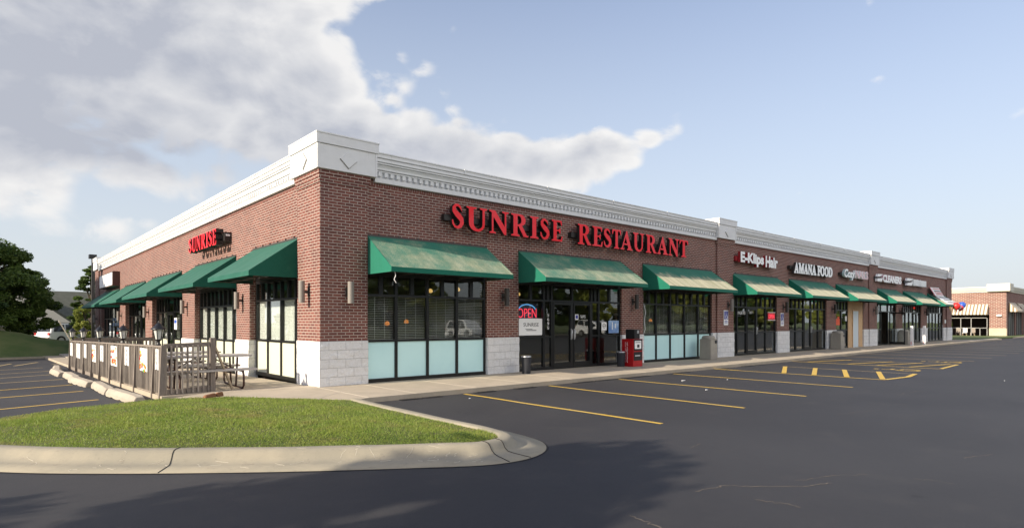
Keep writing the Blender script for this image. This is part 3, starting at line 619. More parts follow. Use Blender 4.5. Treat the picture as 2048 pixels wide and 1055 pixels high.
pline('parking_line', [(-4.7, 19.9), (-3.75, 23.05)], .12, M['yellow_far']); pline('parking_line', [(-5.3, 20.0), (-4.73, 22.37)], .12, M['yellow_far']); pline('parking_line', [(-3.41, 20.1), (-2.6, 21.7)], .12, M['yellow_far'])
# cracks and scuffs in the asphalt
ck = MB()
def crack(pts, w0=.010):
    P_ = []
    for i in range(len(pts) - 1):
        for t in np.linspace(0, 1, 9)[:-1]:
            P_.append((pts[i][0] * (1 - t) + pts[i + 1][0] * t + rng.normal(0, .014), pts[i][1] * (1 - t) + pts[i + 1][1] * t + rng.normal(0, .014)))
    P_.append(pts[-1]); vs = []
    for i, p in enumerate(P_):
        d = (Vector((*P_[min(i + 1, len(P_) - 1)], 0)) - Vector((*P_[max(i - 1, 0)], 0))); d = d.normalized() if d.length > 0 else Vector((1, 0, 0)); nn = Vector((-d.y, d.x, 0)) * w0 * rng.uniform(.25, 1)
        vs += [(p[0] + nn.x, p[1] + nn.y, -.0965), (p[0] - nn.x, p[1] - nn.y, -.0965)]
    ck.add(vs, [(2 * i, 2 * i + 1, 2 * i + 3, 2 * i + 2) for i in range(len(P_) - 1)])
crack([(-.73, -9.9), (-.47, -9.97), (-.36, -9.96), (-.19, -10.15), (.16, -10.46), (.51, -10.62)], .008); crack([(.35, -10.36), (.52, -10.41), (.89, -10.55), (1.14, -10.72)], .006)
crack([(-1.73, -9.94), (-1.77, -10.1), (-1.8, -10.27)], .007); crack([(-.56, -10.40), (-.48, -10.61), (-.49, -10.75)], .007); crack([(2.8, -11.19), (3.27, -11.36)], .006); crack([(1.30, -11.1), (1.38, -11.25), (1.36, -11.4)], .005)
crack([(.92, -8.81), (1.26, -8.74)], .005); crack([(8.96, -8.79), (9.6, -8.7), (10.34, -8.89)], .006); crack([(5.2, -8.9), (6.3, -9.25)], .005)
structure(ck.build('asphalt_cracks', M['crack'], recalc=False))
wn = MB()      # worn tar seam along the curb face
for k in range(26):
    x = rng.uniform(0, 16); L = rng.uniform(.15, .7); wn.box(x, x + L, -2.56 - rng.uniform(0, .03), -2.44, -.102, -.094 + rng.uniform(0, .006))
structure(wn.build('tar_seam', mat('fresh_tar', (.008, .008, .009), .5)))

# ------------------------------------------------------------------ the shopping centre
mall = thing('strip_mall', (0, 0, 0), 'long one-storey red brick shopping row with white cornice and block base', 'shopping center')
WP = .07        # wall plane behind the pilaster plane
TH = .32
def TF(a, d, z): return (a, d, z)            # front: a = X, d = Y
def TL(a, d, z): return (d, a, z)            # side:  a = Y, d = X
front_open = [(1.17, 4.85, 'blind4'), (6.03, 10.78, 'door'), (12.0, 16.6, 'blind5'), (18.22, 22.33, 'shop4'), (23.6, 28.05, 'shop5'), (29.35, 33.4, 'ply'), (35.62, 39.3, 'open7'), (40.6, 44.7, 'shop8'), (46.15, 50.3, 'shop9')]
side_open = [(1.32, 4.97), (6.17, 10.95), (12.76, 18.26), (19.76, 25.1), (27.03, 33.96)]
HEAD = 2.78
def brick_run(T, opens, end, pil):
    mb = MB(T); x = 0.001; sb = []
    zs = (lambda a: 1.016) if T is TF else (lambda a: 1.016 + slope(0, a))
    edges = [e for o_ in opens for e in o_[:2]]
    piers = [(1e-3 if T is TF else TH + WP + .002, edges[0])] + [(edges[i], edges[i + 1]) for i in range(1, len(edges) - 1, 2)] + [(edges[-1], end)]
    for (a, b_) in piers:
        mb.box(a, b_, WP, WP + TH, zs((a + b_) / 2), 4.86)
        sb.append((a, b_))
    for o_ in opens:
        h = HEAD if T is TF else HEAD - .008 * (o_[0] + o_[1]) / 2
        mb.box(o_[0], o_[1], WP, WP + TH, h, 4.86)
    return mb, sb
mbF, piersF = brick_run(TF, front_open, 52.6, None); mbL, piersL = brick_run(TL, side_open, 36.2, None)
fw = mbF.build('brick_wall', M['brick'], mall, label='long shaded brick front above the shop windows'); swl = mbL.build('brick_wall', M['brick'], mall, label='sunlit brick side wall with green awnings')
def rough_block(T, a, b_, d0, z0, z1):
    """split-faced block pier: a solid box with a displaced face"""
    mb = MB(T); na = max(2, int((b_ - a) / .05)); nz = max(2, int((z1 - z0) / .05)); vs = []
    for j in range(nz + 1):
        for i in range(na + 1):
            u = a + (b_ - a) * i / na; z = z0 + (z1 - z0) * j / nz
            r = abs((z / .2032) % 1 - .5) * 2; course = math.floor(z / .2032); c2 = abs(((u / .4064 + (.5 if course % 2 else 0)) % 1) - .5) * 2
            n_ = mnoise.noise(Vector((u * 7, z * 7, d0 * 9 + a))) * .018 + mnoise.noise(Vector((u * 23, z * 23, 3))) * .007
            vs.append((u, d0 - .012 + (n_ if 0 < i < na or True else 0) * (1 - max(r, c2) ** 6), z))
    nn = na + 1; fs = [(j * nn + i, j * nn + i + 1, (j + 1) * nn + i + 1, (j + 1) * nn + i) for j in range(nz) for i in range(na)]
    k = len(vs); vs2 = []
    # skirt to the back
    per = [i for i in range(nn)] + [j * nn + na for j in range(1, nz + 1)] + [nz * nn + i for i in range(na - 1, -1, -1)] + [j * nn for j in range(nz - 1, 0, -1)]
    vs2 = [(vs[i][0], d0 + .25, vs[i][2]) for i in per]; L = len(per)
    fs += [(per[i], per[(i + 1) % L], k + (i + 1) % L, k + i) for i in range(L)]
    mb.add(vs + vs2, fs, 0, False); return mb
pil_front = [(0, 1.17), (16.9, 18.2), (34.2, 35.5), (51.1, 52.5)]
pil_side = [(0, 1.30), (34.6, 36.2)]
for (a, b_) in piersF[1:]:
    rough_block(TF, a, b_, WP - .02, -.02, 1.016).build('stone_base', M['stone'], mall)
for (a, b_) in piersL[1:]:
    rough_block(TL, a, b_, WP - .02, slope(0, (a + b_) / 2) - .12, 1.016 + slope(0, (a + b_) / 2)).build('stone_base', M['stone'], mall)
# corner pilaster: brick shaft, corbelled courses, block base
pb = MB(); pb.box(0, 1.17, 0, 1.30, 1.016, 4.60); pb.build('corner_pilaster', M['brick'], mall)
kb_ = MB(); kb_.box(-.02, 1.19, -.02, 1.32, 4.60, 4.69); kb_.box(-.035, 1.205, -.035, 1.335, 4.69, 4.78); kb_.box(-.05, 1.22, -.05, 1.35, 4.78, 4.885); kb_.build('corbel', M['brick'], mall)
cb = rough_block(TF, -.012, 1.182, -.0, -.02, 1.016); cb.build('stone_base', M['stone'], mall)
cb = rough_block(TL, -.012, 1.312, -.0, -.06, 1.016); cb.build('stone_base', M['stone'], mall)
for (a, b_) in pil_front[1:]:
    m_ = MB(); m_.box(a, b_, 0, WP + .1, 1.02, 4.60); m_.box(a - .02, b_ + .02, -.02, WP + .1, 4.60, 4.70); m_.box(a - .04, b_ + .04, -.04, WP + .1, 4.70, 4.88); m_.build('pilaster', M['brick'], mall)
    rough_block(TF, a - .005, b_ + .005, -.02, -.02, 1.022).build('stone_base', M['stone'], mall)
m_ = MB(TL); m_.box(34.6, 36.2, 0, WP + .1, .5, 4.88); m_.build('pilaster', M['brick'], mall)
# soldier course under the cornice
m_ = MB(); m_.box(1.25, 16.8, WP - .006, WP + .05, 4.722, 4.789); m_.box(18.3, 34.1, WP - .006, WP + .05, 4.722, 4.789); m_.box(35.6, 51.0, WP - .006, WP + .05, 4.722, 4.789); m_.box(WP - .006, WP + .05, 1.36, 34.2, 4.722, 4.789); m_.build('soldier_course', M['soldier'], mall)
# cornice
cp_ = [(.20, 4.79), (.0, 4.79), (-.012, 4.80), (-.012, 4.90), (.03, 4.905), (.075, 4.93), (.075, 5.055), (.02, 5.06), (.02, 5.085), (.045, 5.088), (.045, 5.10), (-.004, 5.105), (-.008, 5.16), (-.03, 5.205), (-.03, 5.212), (-.012, 5.215), (-.012, 5.228), (-.055, 5.232), (-.055, 5.262), (-.035, 5.264), (-.035, 5.276), (-.072, 5.28), (-.072, 5.35), (-.045, 5.355), (-.045, 5.372), (-.085, 5.376), (-.085, 5.395), (-.068, 5.40), (-.068, 5.47), (-.088, 5.475), (-.088, 5.50), (.30, 5.51), (.30, 4.95)]
for (T, segs) in ((TF, [(1.36, 16.85), (18.15, 34.15), (35.5, 51.15)]), (TL, [(1.46, 34.55)])):
    for (a, b_) in segs:
        mb = MB(T); mb.extr(cp_, lambda p, q: (q, p[0], p[1]), a, b_)
        cn_ = mb.build('cornice', M['trim'], mall)
        de = MB(T); x = a + .1
        while x < b_ - .08: de.box(x, x + .09, .0, .08, 4.955, 5.045); x += .165
        de.build('dentil_course', M['trim'], cn_)
        sm = MB(T); x = a + 2.6
        while x < b_ - 1: sm.box(x, x + .03, -.094, -.05, 5.38, 5.514); x += 3.1
        sm.build('coping_seam', M['trim'], cn_)
def cap(x0, x1, y0, y1, faces):
    mb = MB(); mb.box(x0, x1, y0, y1, 4.885, 5.44); o = mb.build('parapet_cap', M['trim'], mall, bevel=.004)
    t = MB(); t.box(x0 - .03, x1 + .03, y0 - .03, y1 + .03, 5.44, 5.655); t.box(x0 - .042, x1 + .042, y0 - .042, y1 + .042, 5.655, 5.69); t.build('coping', M['trim'], o, bevel=.004)
    for f in faces:
        s_ = MB(); st_ = MB()
        if f == 'F':
            c = (x0 + x1) / 2; s_.add([(c - .2, y0 - .03, 5.16), (c, y0 - .03, 4.97), (c + .2, y0 - .03, 5.16), (c, y0 - .03, 5.35), (c - .2, y0 + .01, 5.16), (c, y0 + .01, 4.97), (c + .2, y0 + .01, 5.16), (c, y0 + .01, 5.35)], [(0, 1, 2, 3), (4, 5, 1, 0), (5, 6, 2, 1), (6, 7, 3, 2), (7, 4, 0, 3)])
            for xx in (x0 + .0, x1 - .05): st_.box(xx, xx + .05, y0 - .008, y0, 4.89, 5.435)
        else:
            c = (y0 + y1) / 2; s_.add([(x0 - .03, c - .2, 5.16), (x0 - .03, c, 4.97), (x0 - .03, c + .2, 5.16), (x0 - .03, c, 5.35), (x0 + .01, c - .2, 5.16), (x0 + .01, c, 4.97), (x0 + .01, c + .2, 5.16), (x0 + .01, c, 5.35)], [(0, 1, 2, 3), (4, 5, 1, 0), (5, 6, 2, 1), (6, 7, 3, 2), (7, 4, 0, 3)])
            for yy in (y0, y1 - .05): st_.box(x0 - .008, x0, yy, yy + .05, 4.89, 5.435)
        dq = s_.build('diamond_panel', M['trim'], o); ln_ = MB()
        if f == 'F': ln_.beam((c - .21, y0 - .006, 5.16), (c, y0 - .006, 4.96), .012, .014, (0, 1, 0)); ln_.beam((c, y0 - .006, 4.96), (c + .21, y0 - .006, 5.16), .012, .014, (0, 1, 0))
        else: ln_.beam((x0 - .006, c - .21, 5.16), (x0 - .006, c, 4.96), .012, .014, (1, 0, 0)); ln_.beam((x0 - .006, c, 5.36), (x0 - .006, c - .21, 5.16), .012, .014, (1, 0, 0))
        ln_.build('panel_shade_line', M['frame2'], o)  # grey lines drawn in for the shade along the diamond's raised edges
        st_.build('edge_strip', M['trim'], o)
cap(-.10, 1.37, -.10, 1.47, 'FL'); cap(16.82, 18.2, -.12, .75, 'FL'); cap(34.12, 35.55, -.12, .75, 'FL'); cap(51.1, 52.6, -.12, .75, 'FL'); cap(-.10, .7, 34.5, 36.25, 'FL')
# roof, back walls and dim interior
m_ = MB(); m_.box(.3, 52.4, .35, 36.1, 5.15, 5.2); m_.build('roof', M['roof'], mall)
m_ = MB(); m_.box(52.3, 52.6, .4, 30, -.05, 5.4); m_.box(.4, 52.3, 36.0, 36.2, -.7, 5.4); m_.build('rear_wall', M['brick'], mall)
m_ = MB(); m_.box(.42, 52.2, .42, 30, 2.86, 2.9); m_.build('ceiling_panel', M['interior'], mall)
m_ = MB(); m_.box(.45, 52.2, .45, 35.9, -.9, -.02); m_.build('shop_floor', M['interior_dark'], mall)
m_ = MB(); m_.box(6.2, 52.2, 7.2, 7.3, -.02, 2.86); m_.box(6.2, 6.3, 7.3, 35, -.6, 2.86)
for x in (17.4, 23.0, 28.7, 34.8, 40.0, 45.4): m_.box(x, x + .1, .45, 7.2, -.02, 2.86)
m_.build('partition', M['interior'], mall)
# ---- storefronts
def storefront(T, a0, a1, cols, rec, lower, blinds, doors=(), z0=0., head=None, mid=1.0, tran=2.1, split=True, fm=.055, blank=(), label=None, frost='frost', bl='blind'):
    """frame, glass, lower panels, blinds for one opening; cols = mullion positions incl. both ends"""
    head = head or HEAD; d0, d1 = rec, rec + .09; mb = MB(T); f2 = fm / 2
    mb.box(a0, a1, d0, d1, z0 - .01, z0 + .09); mb.box(a0, a1, d0, d1, z0 + tran - f2, z0 + tran + f2); mb.box(a0, a1, d0, d1, head - .22, head)
    for i, x in enumerate(cols):
        w_ = .035 if 0 < i < len(cols) - 1 else .05; mb.box(x - w_ if i else x, x + w_ if i < len(cols) - 1 else x, d0 + .003, d1 - .003, z0 + .09, z0 + tran - f2)
        mb.box(x - w_ if i else x, x + w_ if i < len(cols) - 1 else x, d0 + .003, d1 - .003, z0 + tran + f2, head - .22)
    for i in range(len(cols) - 1):
        if i in doors: continue
        mb.box(cols[i] + .03, cols[i + 1] - .03, d0 + .006, d1 - .006, z0 + mid - f2, z0 + mid + f2)
        if split: c = (cols[i] + cols[i + 1]) / 2; mb.box(c - .05, c + .05, d0 + .006, d1 - .006, z0 + tran + f2, head - .22)
    fr = mb.build('storefront_window', M['frame'], mall, label=label); gp = rec + .045
    gl = MB(T); ps = MB(T); bs = MB(T)
    for i in range(len(cols) - 1):
        x, y = cols[i] + .02, cols[i + 1] - .02
        gl.box(x, y, gp, gp + .006, z0 + tran, head - .2)
        if i in blank: continue
        if i not in doors:
            gl.box(x, y, gp, gp + .006, z0 + mid, z0 + tran - .001)
            if lower: ps.box(x, y, gp - .004, gp + .02, z0 + .07, z0 + mid)
            else: gl.box(x, y, gp, gp + .006, z0 + .07, z0 + mid - .001)
            if blinds:
                zz = z0 + mid + .03
                while zz < z0 + tran - .02:
                    sl_ = .012 if bl == 'blind' else .0375; so_ = .085 if bl == 'blind' else .062
                    bs.quad((x + .02, gp + .05, zz), (y - .02, gp + .05, zz), (y - .02, gp + so_, zz + sl_), (x + .02, gp + so_, zz + sl_)); zz += .043 if bl == 'blind' else .036
                bs.box(x + .01, y - .01, gp + .045, gp + .09, z0 + tran - .03, z0 + tran + .01)
                bs.box((2 * x + y) / 3 - .004, (2 * x + y) / 3 + .004, gp + .045, gp + .048, z0 + mid, z0 + tran); bs.box((x + 2 * y) / 3 - .004, (x + 2 * y) / 3 + .004, gp + .045, gp + .048, z0 + mid, z0 + tran)
    gl.build('pane', M['glass'], fr)
    if ps.v: ps.build('lower_panel', M[frost], fr)
    if bs.v: bs.build('blind', M[bl], fr, recalc=False)
    for i in doors:
        if i in blank: continue
        x, y = cols[i] + .04, cols[i + 1] - .04; dm = MB(T); zt = z0 + tran - .035
        dm.box(x, x + .06, d0 - .01, d1 - .02, z0 + .03, zt); dm.box(y - .06, y, d0 - .01, d1 - .02, z0 + .03, zt); dm.box(x + .06, y - .06, d0 - .01, d1 - .02, z0 + .03, z0 + .2); dm.box(x + .06, y - .06, d0 - .01, d1 - .02, zt - .08, zt)
        dr = dm.build('door', M['frame'], mall); q = MB(T); q.box(x + .05, y - .05, gp - .01, gp - .004, z0 + .18, zt - .07); q.build('pane', M['glass'], dr)
        hd = MB(T); hs = (x + .03) if (i % 2) else (y - .03); hd.tube([T(hs, d0 - .01, z0 + .95), T(hs, d0 - .06, z0 + .95), T(hs, d0 - .06, z0 + 1.2), T(hs, d0 - .01, z0 + 1.2)] if False else [(hs, d0 - .01, z0 + .92), (hs, d0 - .06, z0 + .94), (hs, d0 - .06, z0 + 1.2), (hs, d0 - .01, z0 + 1.22)], .013, 8)
        hd.box(hs - .025, hs + .025, d0 - .016, d0 - .009, z0 + .9, z0 + 1.24); hd.build('handle', M['steel'], dr)
    return fr
lin = lambda a, b_, n: [a + (b_ - a) * i / n for i in range(n + 1)]
storefront(TF, 1.17, 4.85, [1.18, 2.02, 2.94, 3.87, 4.84], .12, True, True, label='four-pane window with frosted lower panels by the corner pilaster')
storefront(TF, 6.03, 10.78, [6.04, 7.12, 7.46, 8.38, 9.30, 9.66, 10.77], .12, False, False, doors=(2, 3), split=True, label='restaurant entrance with glass double doors')
storefront(TF, 12.0, 16.6, [12.01, 12.87, 13.76, 14.72, 15.68, 16.59], .12, True, True, label='five-pane window with frosted lower panels beside the newspaper box')
storefront(TF, 18.22, 22.33, [18.23, 18.75, 19.55, 20.5, 21.35, 22.32], .12, False, False, doors=(2,), label='dark glass shopfront left of the second pilaster light')
storefront(TF, 23.6, 28.05, lin(23.61, 28.04, 5), .12, False, False, doors=(2,), label='dark glass shopfront under the second small awning')
storefront(TF, 29.35, 31.15, lin(29.36, 31.14, 2), .12, False, False, label='narrow glass shopfront beside the plywood')
storefront(TF, 35.62, 39.3, [35.63, 36.6, 37.9, 39.29], .12, False, False, doors=(1,), blank=(1,), label='shopfront with its door standing open')
storefront(TF, 40.6, 44.7, lin(40.61, 44.69, 5), .12, False, False, doors=(3,), label='shopfront behind the white posts')
storefront(TF, 46.15, 50.3, lin(46.16, 50.29, 5), .12, False, False, doors=(4,), label='shopfront under the banner')
# the open door of the seventh bay swings out
dm = MB(lambda a, d, z: (37.86 + d * .25, .05 - a * .97, z)); dm.box(0, .07, 0, .05, .03, 2.06); dm.box(.85, .92, 0, .05, .03, 2.06); dm.box(.07, .85, 0, .05, .03, .2); dm.box(.07, .85, 0, .05, 1.98, 2.06)
dr = dm.build('door', M['frame'], mall, label='glass door standing open'); q = MB(lambda a, d, z: (37.86 + d * .25, .05 - a * .97, z)); q.box(.06, .86, .02, .026, .19, 1.99); q.build('pane', M['glass'], dr)
# plywood hoarding of the sixth bay with its temporary white door
m_ = MB(); m_.box(31.16, 33.38, .10, .16, -.02, HEAD); hb = m_.build('plywood_panel', M['ply'], mall, label='tan plywood boarding over a removed shopfront')
m_ = MB(); m_.box(31.8, 32.62, .07, .099, 0, 2.08); dd = m_.build('door', M['door_white'], mall, label='pale blue temporary door in the plywood'); m_ = MB(); m_.box(31.74, 31.8, .06, .099, 0, 2.14); m_.box(32.62, 32.68, .06, .099, 0, 2.14); m_.box(31.8, 32.62, .06, .099, 2.08, 2.14); m_.build('door_frame', M['ply'], dd)
for k, (a, b_) in enumerate(side_open):
    z0 = slope(0, (a + b_) / 2); nc = 4 if k < 1 else 5; cols = lin(a + .01, b_ - .01, nc)
    if k == 0: cols = [1.33, 2.06, 3.05, 4.04, 4.96]
    head = HEAD - .008 * (a + b_) / 2
    storefront(TL, a, b_, cols, .24, True, k in (0, 1, 2), doors=() if k in (0, 1) else (2,), z0=z0, head=head, mid=.99, frost='frost_sunlit', bl='blind2' if k < 2 else 'blind', label='sunlit side window with drawn white blinds, %s from the corner' % ('nearest', 'second', 'third', 'fourth', 'fifth')[k])
# side jamb returns and pendant lamps inside
for (x, y, z, mm) in ((2.2, .9, 1.4, 'pendant'), (4.2, 1.9, 2.35, 'pendant2'), (4.9, 1.5, 2.4, 'pendant2'), (12.6, 1.2, 1.5, 'pendant'), (14.0, 1.2, 1.5, 'pendant'), (8.3, 2.6, 2.4, 'pendant2'), (3.2, 1.6, 1.45, 'pendant')):
    m_ = MB(); m_.lathe((x, y, z), [(.02, .08), (.045, .06), (.065, .02), (.062, -.02), (.03, -.04)], 12); o = m_.build('pendant_lamp', M[mm], mall)
    m_ = MB(); m_.tube([(x, y, z + .075), (x, y, 2.86)], .006, 5); m_.build('cord', M['black'], o)
m_ = MB()
for k in range(4):     # booths and counter seen dimly through the glass
    m_.box(1.6 + k * .95, 2.3 + k * .95, 1.4, 2.1, .7, .75); m_.box(1.9 + k * .95, 2.0 + k * .95, 1.7, 1.8, 0, .7)
m_.build('dining_table', M['interior'], mall)

# ------------------------------------------------------------------ awnings
awn_labels_front = ['green awning with patchy lichen over the corner window, left of the entrance', 'green awning with lower half paled by wear and painted sunlight above the restaurant double doors', 'green awning with streaked beige slope right of the newspaper box', 'worn green awning under the E-Klips Hair sign', 'worn green awning under the AMANA FOOD sign', 'worn green awning above the plywood boarding', 'worn green awning over the shop door standing open', 'worn green awning above the two white posts', 'green awning half covered by the white banner and balloons']
awn_front = [(1.19, 4.83), (6.02, 10.72), (11.95, 16.56), (18.15, 22.35), (23.56, 28.08), (29.26, 33.78), (35.56, 39.37), (40.6, 44.9), (46.12, 50.4)]
awn_side = [(1.31, 4.65), (6.17, 10.8), (12.78, 18.1), (19.61, 25.0), (26.8, 32.6)]
awn_labels_side = ['clean dark green side awning nearest the building corner', 'clean dark green side awning below the small red SUNRISE sign', 'clean green side awning third from the corner', 'clean green side awning fourth from the corner', 'clean green side awning below the blank white box sign']
def awning(T, a, b_, zt, zb, D, wd_, m, label, grp):
    base = T((a + b_) / 2, WP, zb); t = thing('awning', base, label, 'awning', grp)
    vz = zb + .115; mb = MB(T); sag = .012; n = max(3, int((b_ - a) / .9)); xs_ = lin(a, b_, n * 2); W = WP - .003
    rows = [(W, zt), ((W * .62 - D * .38), zt - (zt - vz) * .38 - sag), ((W * .3 - D * .7), zt - (zt - vz) * .7 - sag), (-D, vz), (-D, zb)]
    vs = []; 
    for r, (d, z) in enumerate(rows):
        for i, x in enumerate(xs_): vs.append((x, d - (.0 if i % 2 == 0 else -.006) * (0 < r < 4), z - (0 if i % 2 == 0 else .008) * (r in (1, 2))))
    c = len(xs_); fs = [(r * c + i, r * c + i + 1, (r + 1) * c + i + 1, (r + 1) * c + i) for r in range(4) for i in range(c - 1)]
    mb.add(vs, fs)
    for x in (a, b_):
        mb.add([(x, W, zt), (x, -D, vz), (x, -D, zb), (x, W, zb)], [(0, 1, 2, 3)])
    mb.build('canopy', m, t, recalc=False)
    fr = MB(T)
    for x in lin(a + .02, b_ - .02, n):
        fr.beam((x, -D + .03, vz - .02), (x, W - .02, zt - .04), .025, .025); fr.beam((x, -D + .03, zb + .03), (x, W - .0, zb + .03), .025, .025)
    fr.beam((a + .02, -D + .025, zb + .03), (b_ - .02, -D + .025, zb + .03), .03, .03); fr.beam((a + .02, -D * .5, zb + .035), (b_ - .02, -D * .5, zb + .035), .025, .025)
    fr.build('frame', M['bronze'], t)
    hd = MB(T); hd.box(a - .005, b_ + .005, W - .02, WP, zt - .01, zt + .035); x = a + .3
    while x < b_: hd.box(x, x + .02, W - .035, WP, zt + .03, zt + .065); x += .55
    hd.build('head_rail', M['bronze'], t)
    return t
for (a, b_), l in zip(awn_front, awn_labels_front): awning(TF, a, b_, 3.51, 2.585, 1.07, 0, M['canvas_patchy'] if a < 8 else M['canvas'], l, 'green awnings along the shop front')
for (a, b_), l in zip(awn_side, awn_labels_side): awning(TL, a, b_, 3.49 - .0075 * a, 2.53 - .0095 * a, 1.12, 0, M['canvas_clean'], l, 'green awnings along the side wall')
# loose cord under the first awning
m_ = MB(); m_.tube([(1.32, -1.0, 2.6), (1.34, -1.0, 2.5), (1.30, -1.0, 2.42), (1.36, -.99, 2.34)], .008, 6); tag(m_.build('loose_cord', M['white'], None, base=(1.32, -1, 2.34)), 'white loose cord dangling from the corner awning', 'cord')
m_ = MB(); m_.tube([(12.02, .06, 2.1), (12.08, .03, 1.8), (12.0, .03, 1.5), (12.06, .03, 1.2), (11.98, .03, 1.06)], .011, 6); tag(m_.build('cable', M['white'], None, base=(12, .03, 1.06)), 'pale loose cable hanging on the brick above the newspaper box', 'cable')

# ------------------------------------------------------------------ wall lights
def wall_light(T, a, z, label, plane=WP):
    t = thing('wall_light', T(a, plane, z), label, 'wall light', 'cylinder wall lights')
    s_ = MB(T); c = [(a, plane - .17, z), (a, plane - .17, z + .5)]; s_.tube(c, .072, 18); s_.build('cylinder_shade', M['lightshade'] if plane == 0 or T is TL else M['bronze'], t)
    q = MB(T); q.box(a - .05, a + .05, plane - .012, plane, z + .15, z + .37); q.box(a - .02, a + .02, plane - .1, plane - .01, z + .22, z + .28); q.build('bracket', M['bronze'], t)
wall_light(TF, .66, 1.88, 'taupe cylinder light on the shaded face of the corner pilaster', 0)
for a, l in ((5.44, 'between the corner window and the entrance'), (11.4, 'above the red newspaper box'), (17.75, 'over the first blue accessible sign'), (23.0, 'over the narrow blue accessible sign'), (28.8, 'left of the orange card window'), (34.9, 'on the pilaster right of the plywood'), (40.0, 'between the open door and the posts'), (45.5, 'above the second white post')):
    wall_light(TF, a, 1.9, 'dark cylinder light on brick ' + l, 0 if a in (17.75, 34.9) else WP)
for a, z, l, pl in ((.62, 1.90, 'taupe cylinder light on the sunlit face of the corner pilaster', 0), (5.58, 1.83, 'taupe cylinder light between the first and second side awnings', WP), (12.0, 1.76, 'taupe cylinder light between the second and third side awnings', WP), (19.0, 1.66, 'taupe cylinder light between the third and fourth side awnings', WP), (26.2, 1.54, 'taupe cylinder light between the fourth and fifth side awnings', WP), (35.2, 1.42, 'taupe cylinder light at the far end of the side wall', 0)):
    wall_light(TL, a, z, l, pl)

# ------------------------------------------------------------------ signs
sg = thing('channel_letter_sign', (9, 0, 3.87), 'large red serif SUNRISE RESTAURANT letters over the entrance', 'sign')
LET = [('S', 3.45, 3.86), ('U', 3.94, 4.64), ('N', 4.72, 5.42), ('R', 5.51, 6.17), ('I', 6.24, 6.57), ('S', 6.63, 7.04), ('E', 7.12, 7.59), ('R', 8.27, 8.9), ('E', 8.96, 9.46), ('S', 9.49, 9.91), ('T', 9.94, 10.4), ('A', 10.37, 11.02), ('U', 11.06, 11.67), ('R', 11.78, 12.41), ('A', 12.45, 13.1), ('N', 13.14, 13.81), ('T', 13.85, 14.42)]
for k, (ch, a, b_) in enumerate(LET): glyph_mesh(ch, a, b_, 3.89, 4.52 if k else 4.55, -.2 - .0007 * k, .13, TF, 'letter', (M['red_letter'], M['dark_side']), sg)
m_ = MB(); m_.box(3.32, 7.5, -.065, .069, 4.10, 4.26); m_.box(8.12, 14.3, -.065, .069, 4.10, 4.26); m_.build('raceway', M['dark_side'], sg)
sg = thing('channel_letter_sign', (0, 8.4, 3.8), 'small red serif SUNRISE letters on the sunlit side wall', 'sign')
ws = [glyph(c)[0] for c in 'SUNRISE']; tot = sum(ws) + .08 * 6; y = 10.0; k_ = (10.0 - 6.72) / tot
TLs = lambda a, d, z: (d, a, z)
for ch, w0 in zip('SUNRISE', ws):
    glyph_mesh(ch, y, y - w0 * k_, 3.81, 4.30, -.35, .22, TLs, 'letter', (M['red_letter'], M['dark_side']), sg); y -= (w0 + .08) * k_
m_ = MB(TL); m_.box(6.62, 9.9, -.129, .069, 3.93, 4.20); o = m_.build('raceway', M['dark_side'], sg)
m_ = MB(); m_.box(-.10, .02, 6.612, 6.618, 4.08, 4.14); m_.build('maker_plate', M['white'], o)
sg = thing('channel_letter_sign', (20, 0, 3.88), 'white lettered E-Klips Hair sign with red returns', 'sign')
text_mesh('E-Klips', 18.43, 20.5, 3.86, 4.44, -.2, .13, TF, 'letters', (M['white_letter'], M['red_side']), sg, .048); text_mesh('Hair', 20.66, 21.84, 3.9, 4.42, -.2, .13, TF, 'letters', (M['white_letter'], M['red_side']), sg, .05)
m_ = MB(); m_.box(18.25, 21.7, -.065, .069, 4.05, 4.25); m_.build('raceway', M['red_side'], sg)
sg = thing('channel_letter_sign', (26, 0, 3.83), 'white AMANA FOOD capitals with dark returns', 'sign')
ws = [glyph(c)[0] for c in 'AMANA']; k_ = (26.05 - 23.57) / (sum(ws) + .02 * 4); x = 23.57
for ch, w0 in zip('AMANA', ws): glyph_mesh(ch, x, x + w0 * k_ * 1.04, 3.83, 4.30, -.2 - .001 * len(ch), .13, TF, 'letter', (M['white_letter'], M['dark_side']), sg, .055); x += (w0 + .02) * k_
ws = [glyph(c)[0] for c in 'FOOD']; k_ = (28.12 - 26.25) / (sum(ws) + .03 * 3); x = 26.25
for ch, w0 in zip('FOOD', ws): glyph_mesh(ch, x, x + w0 * k_ * 1.02, 3.83, 4.30, -.2, .13, TF, 'letter', (M['white_letter'], M['dark_side']), sg, .055); x += (w0 + .03) * k_
m_ = MB(); m_.box(23.4, 28, -.065, .069, 4.0, 4.16); m_.build('raceway', M['dark_side'], sg)
sg = thing('channel_letter_sign', (31.5, 0, 3.85), 'script Cozy and pink NAILS sign by the pilaster', 'sign')
text_mesh('Cozy', 29.79, 31.35, 3.78, 4.38, -.2, .13, TF, 'letters', (M['white_letter'], M['teal_letter']), sg, .04, .25); text_mesh('NAILS', 31.4, 33.42, 3.92, 4.38, -.2, .13, TF, 'letters', (M['pink_letter'], M['white_letter']), sg, .04)
m_ = MB(); m_.box(29.6, 33.3, -.065, .069, 4.02, 4.18); m_.build('raceway', M['dark_side'], sg)
sg = thing('channel_letter_sign', (37, 0, 3.9), 'white CLEANERS letters with a pale swoosh emblem', 'sign')
text_mesh('CLEANERS', 35.95, 39.43, 3.9, 4.38, -.2, .13, TF, 'letters', (M['white_letter'], M['pink_letter']), sg, .06)
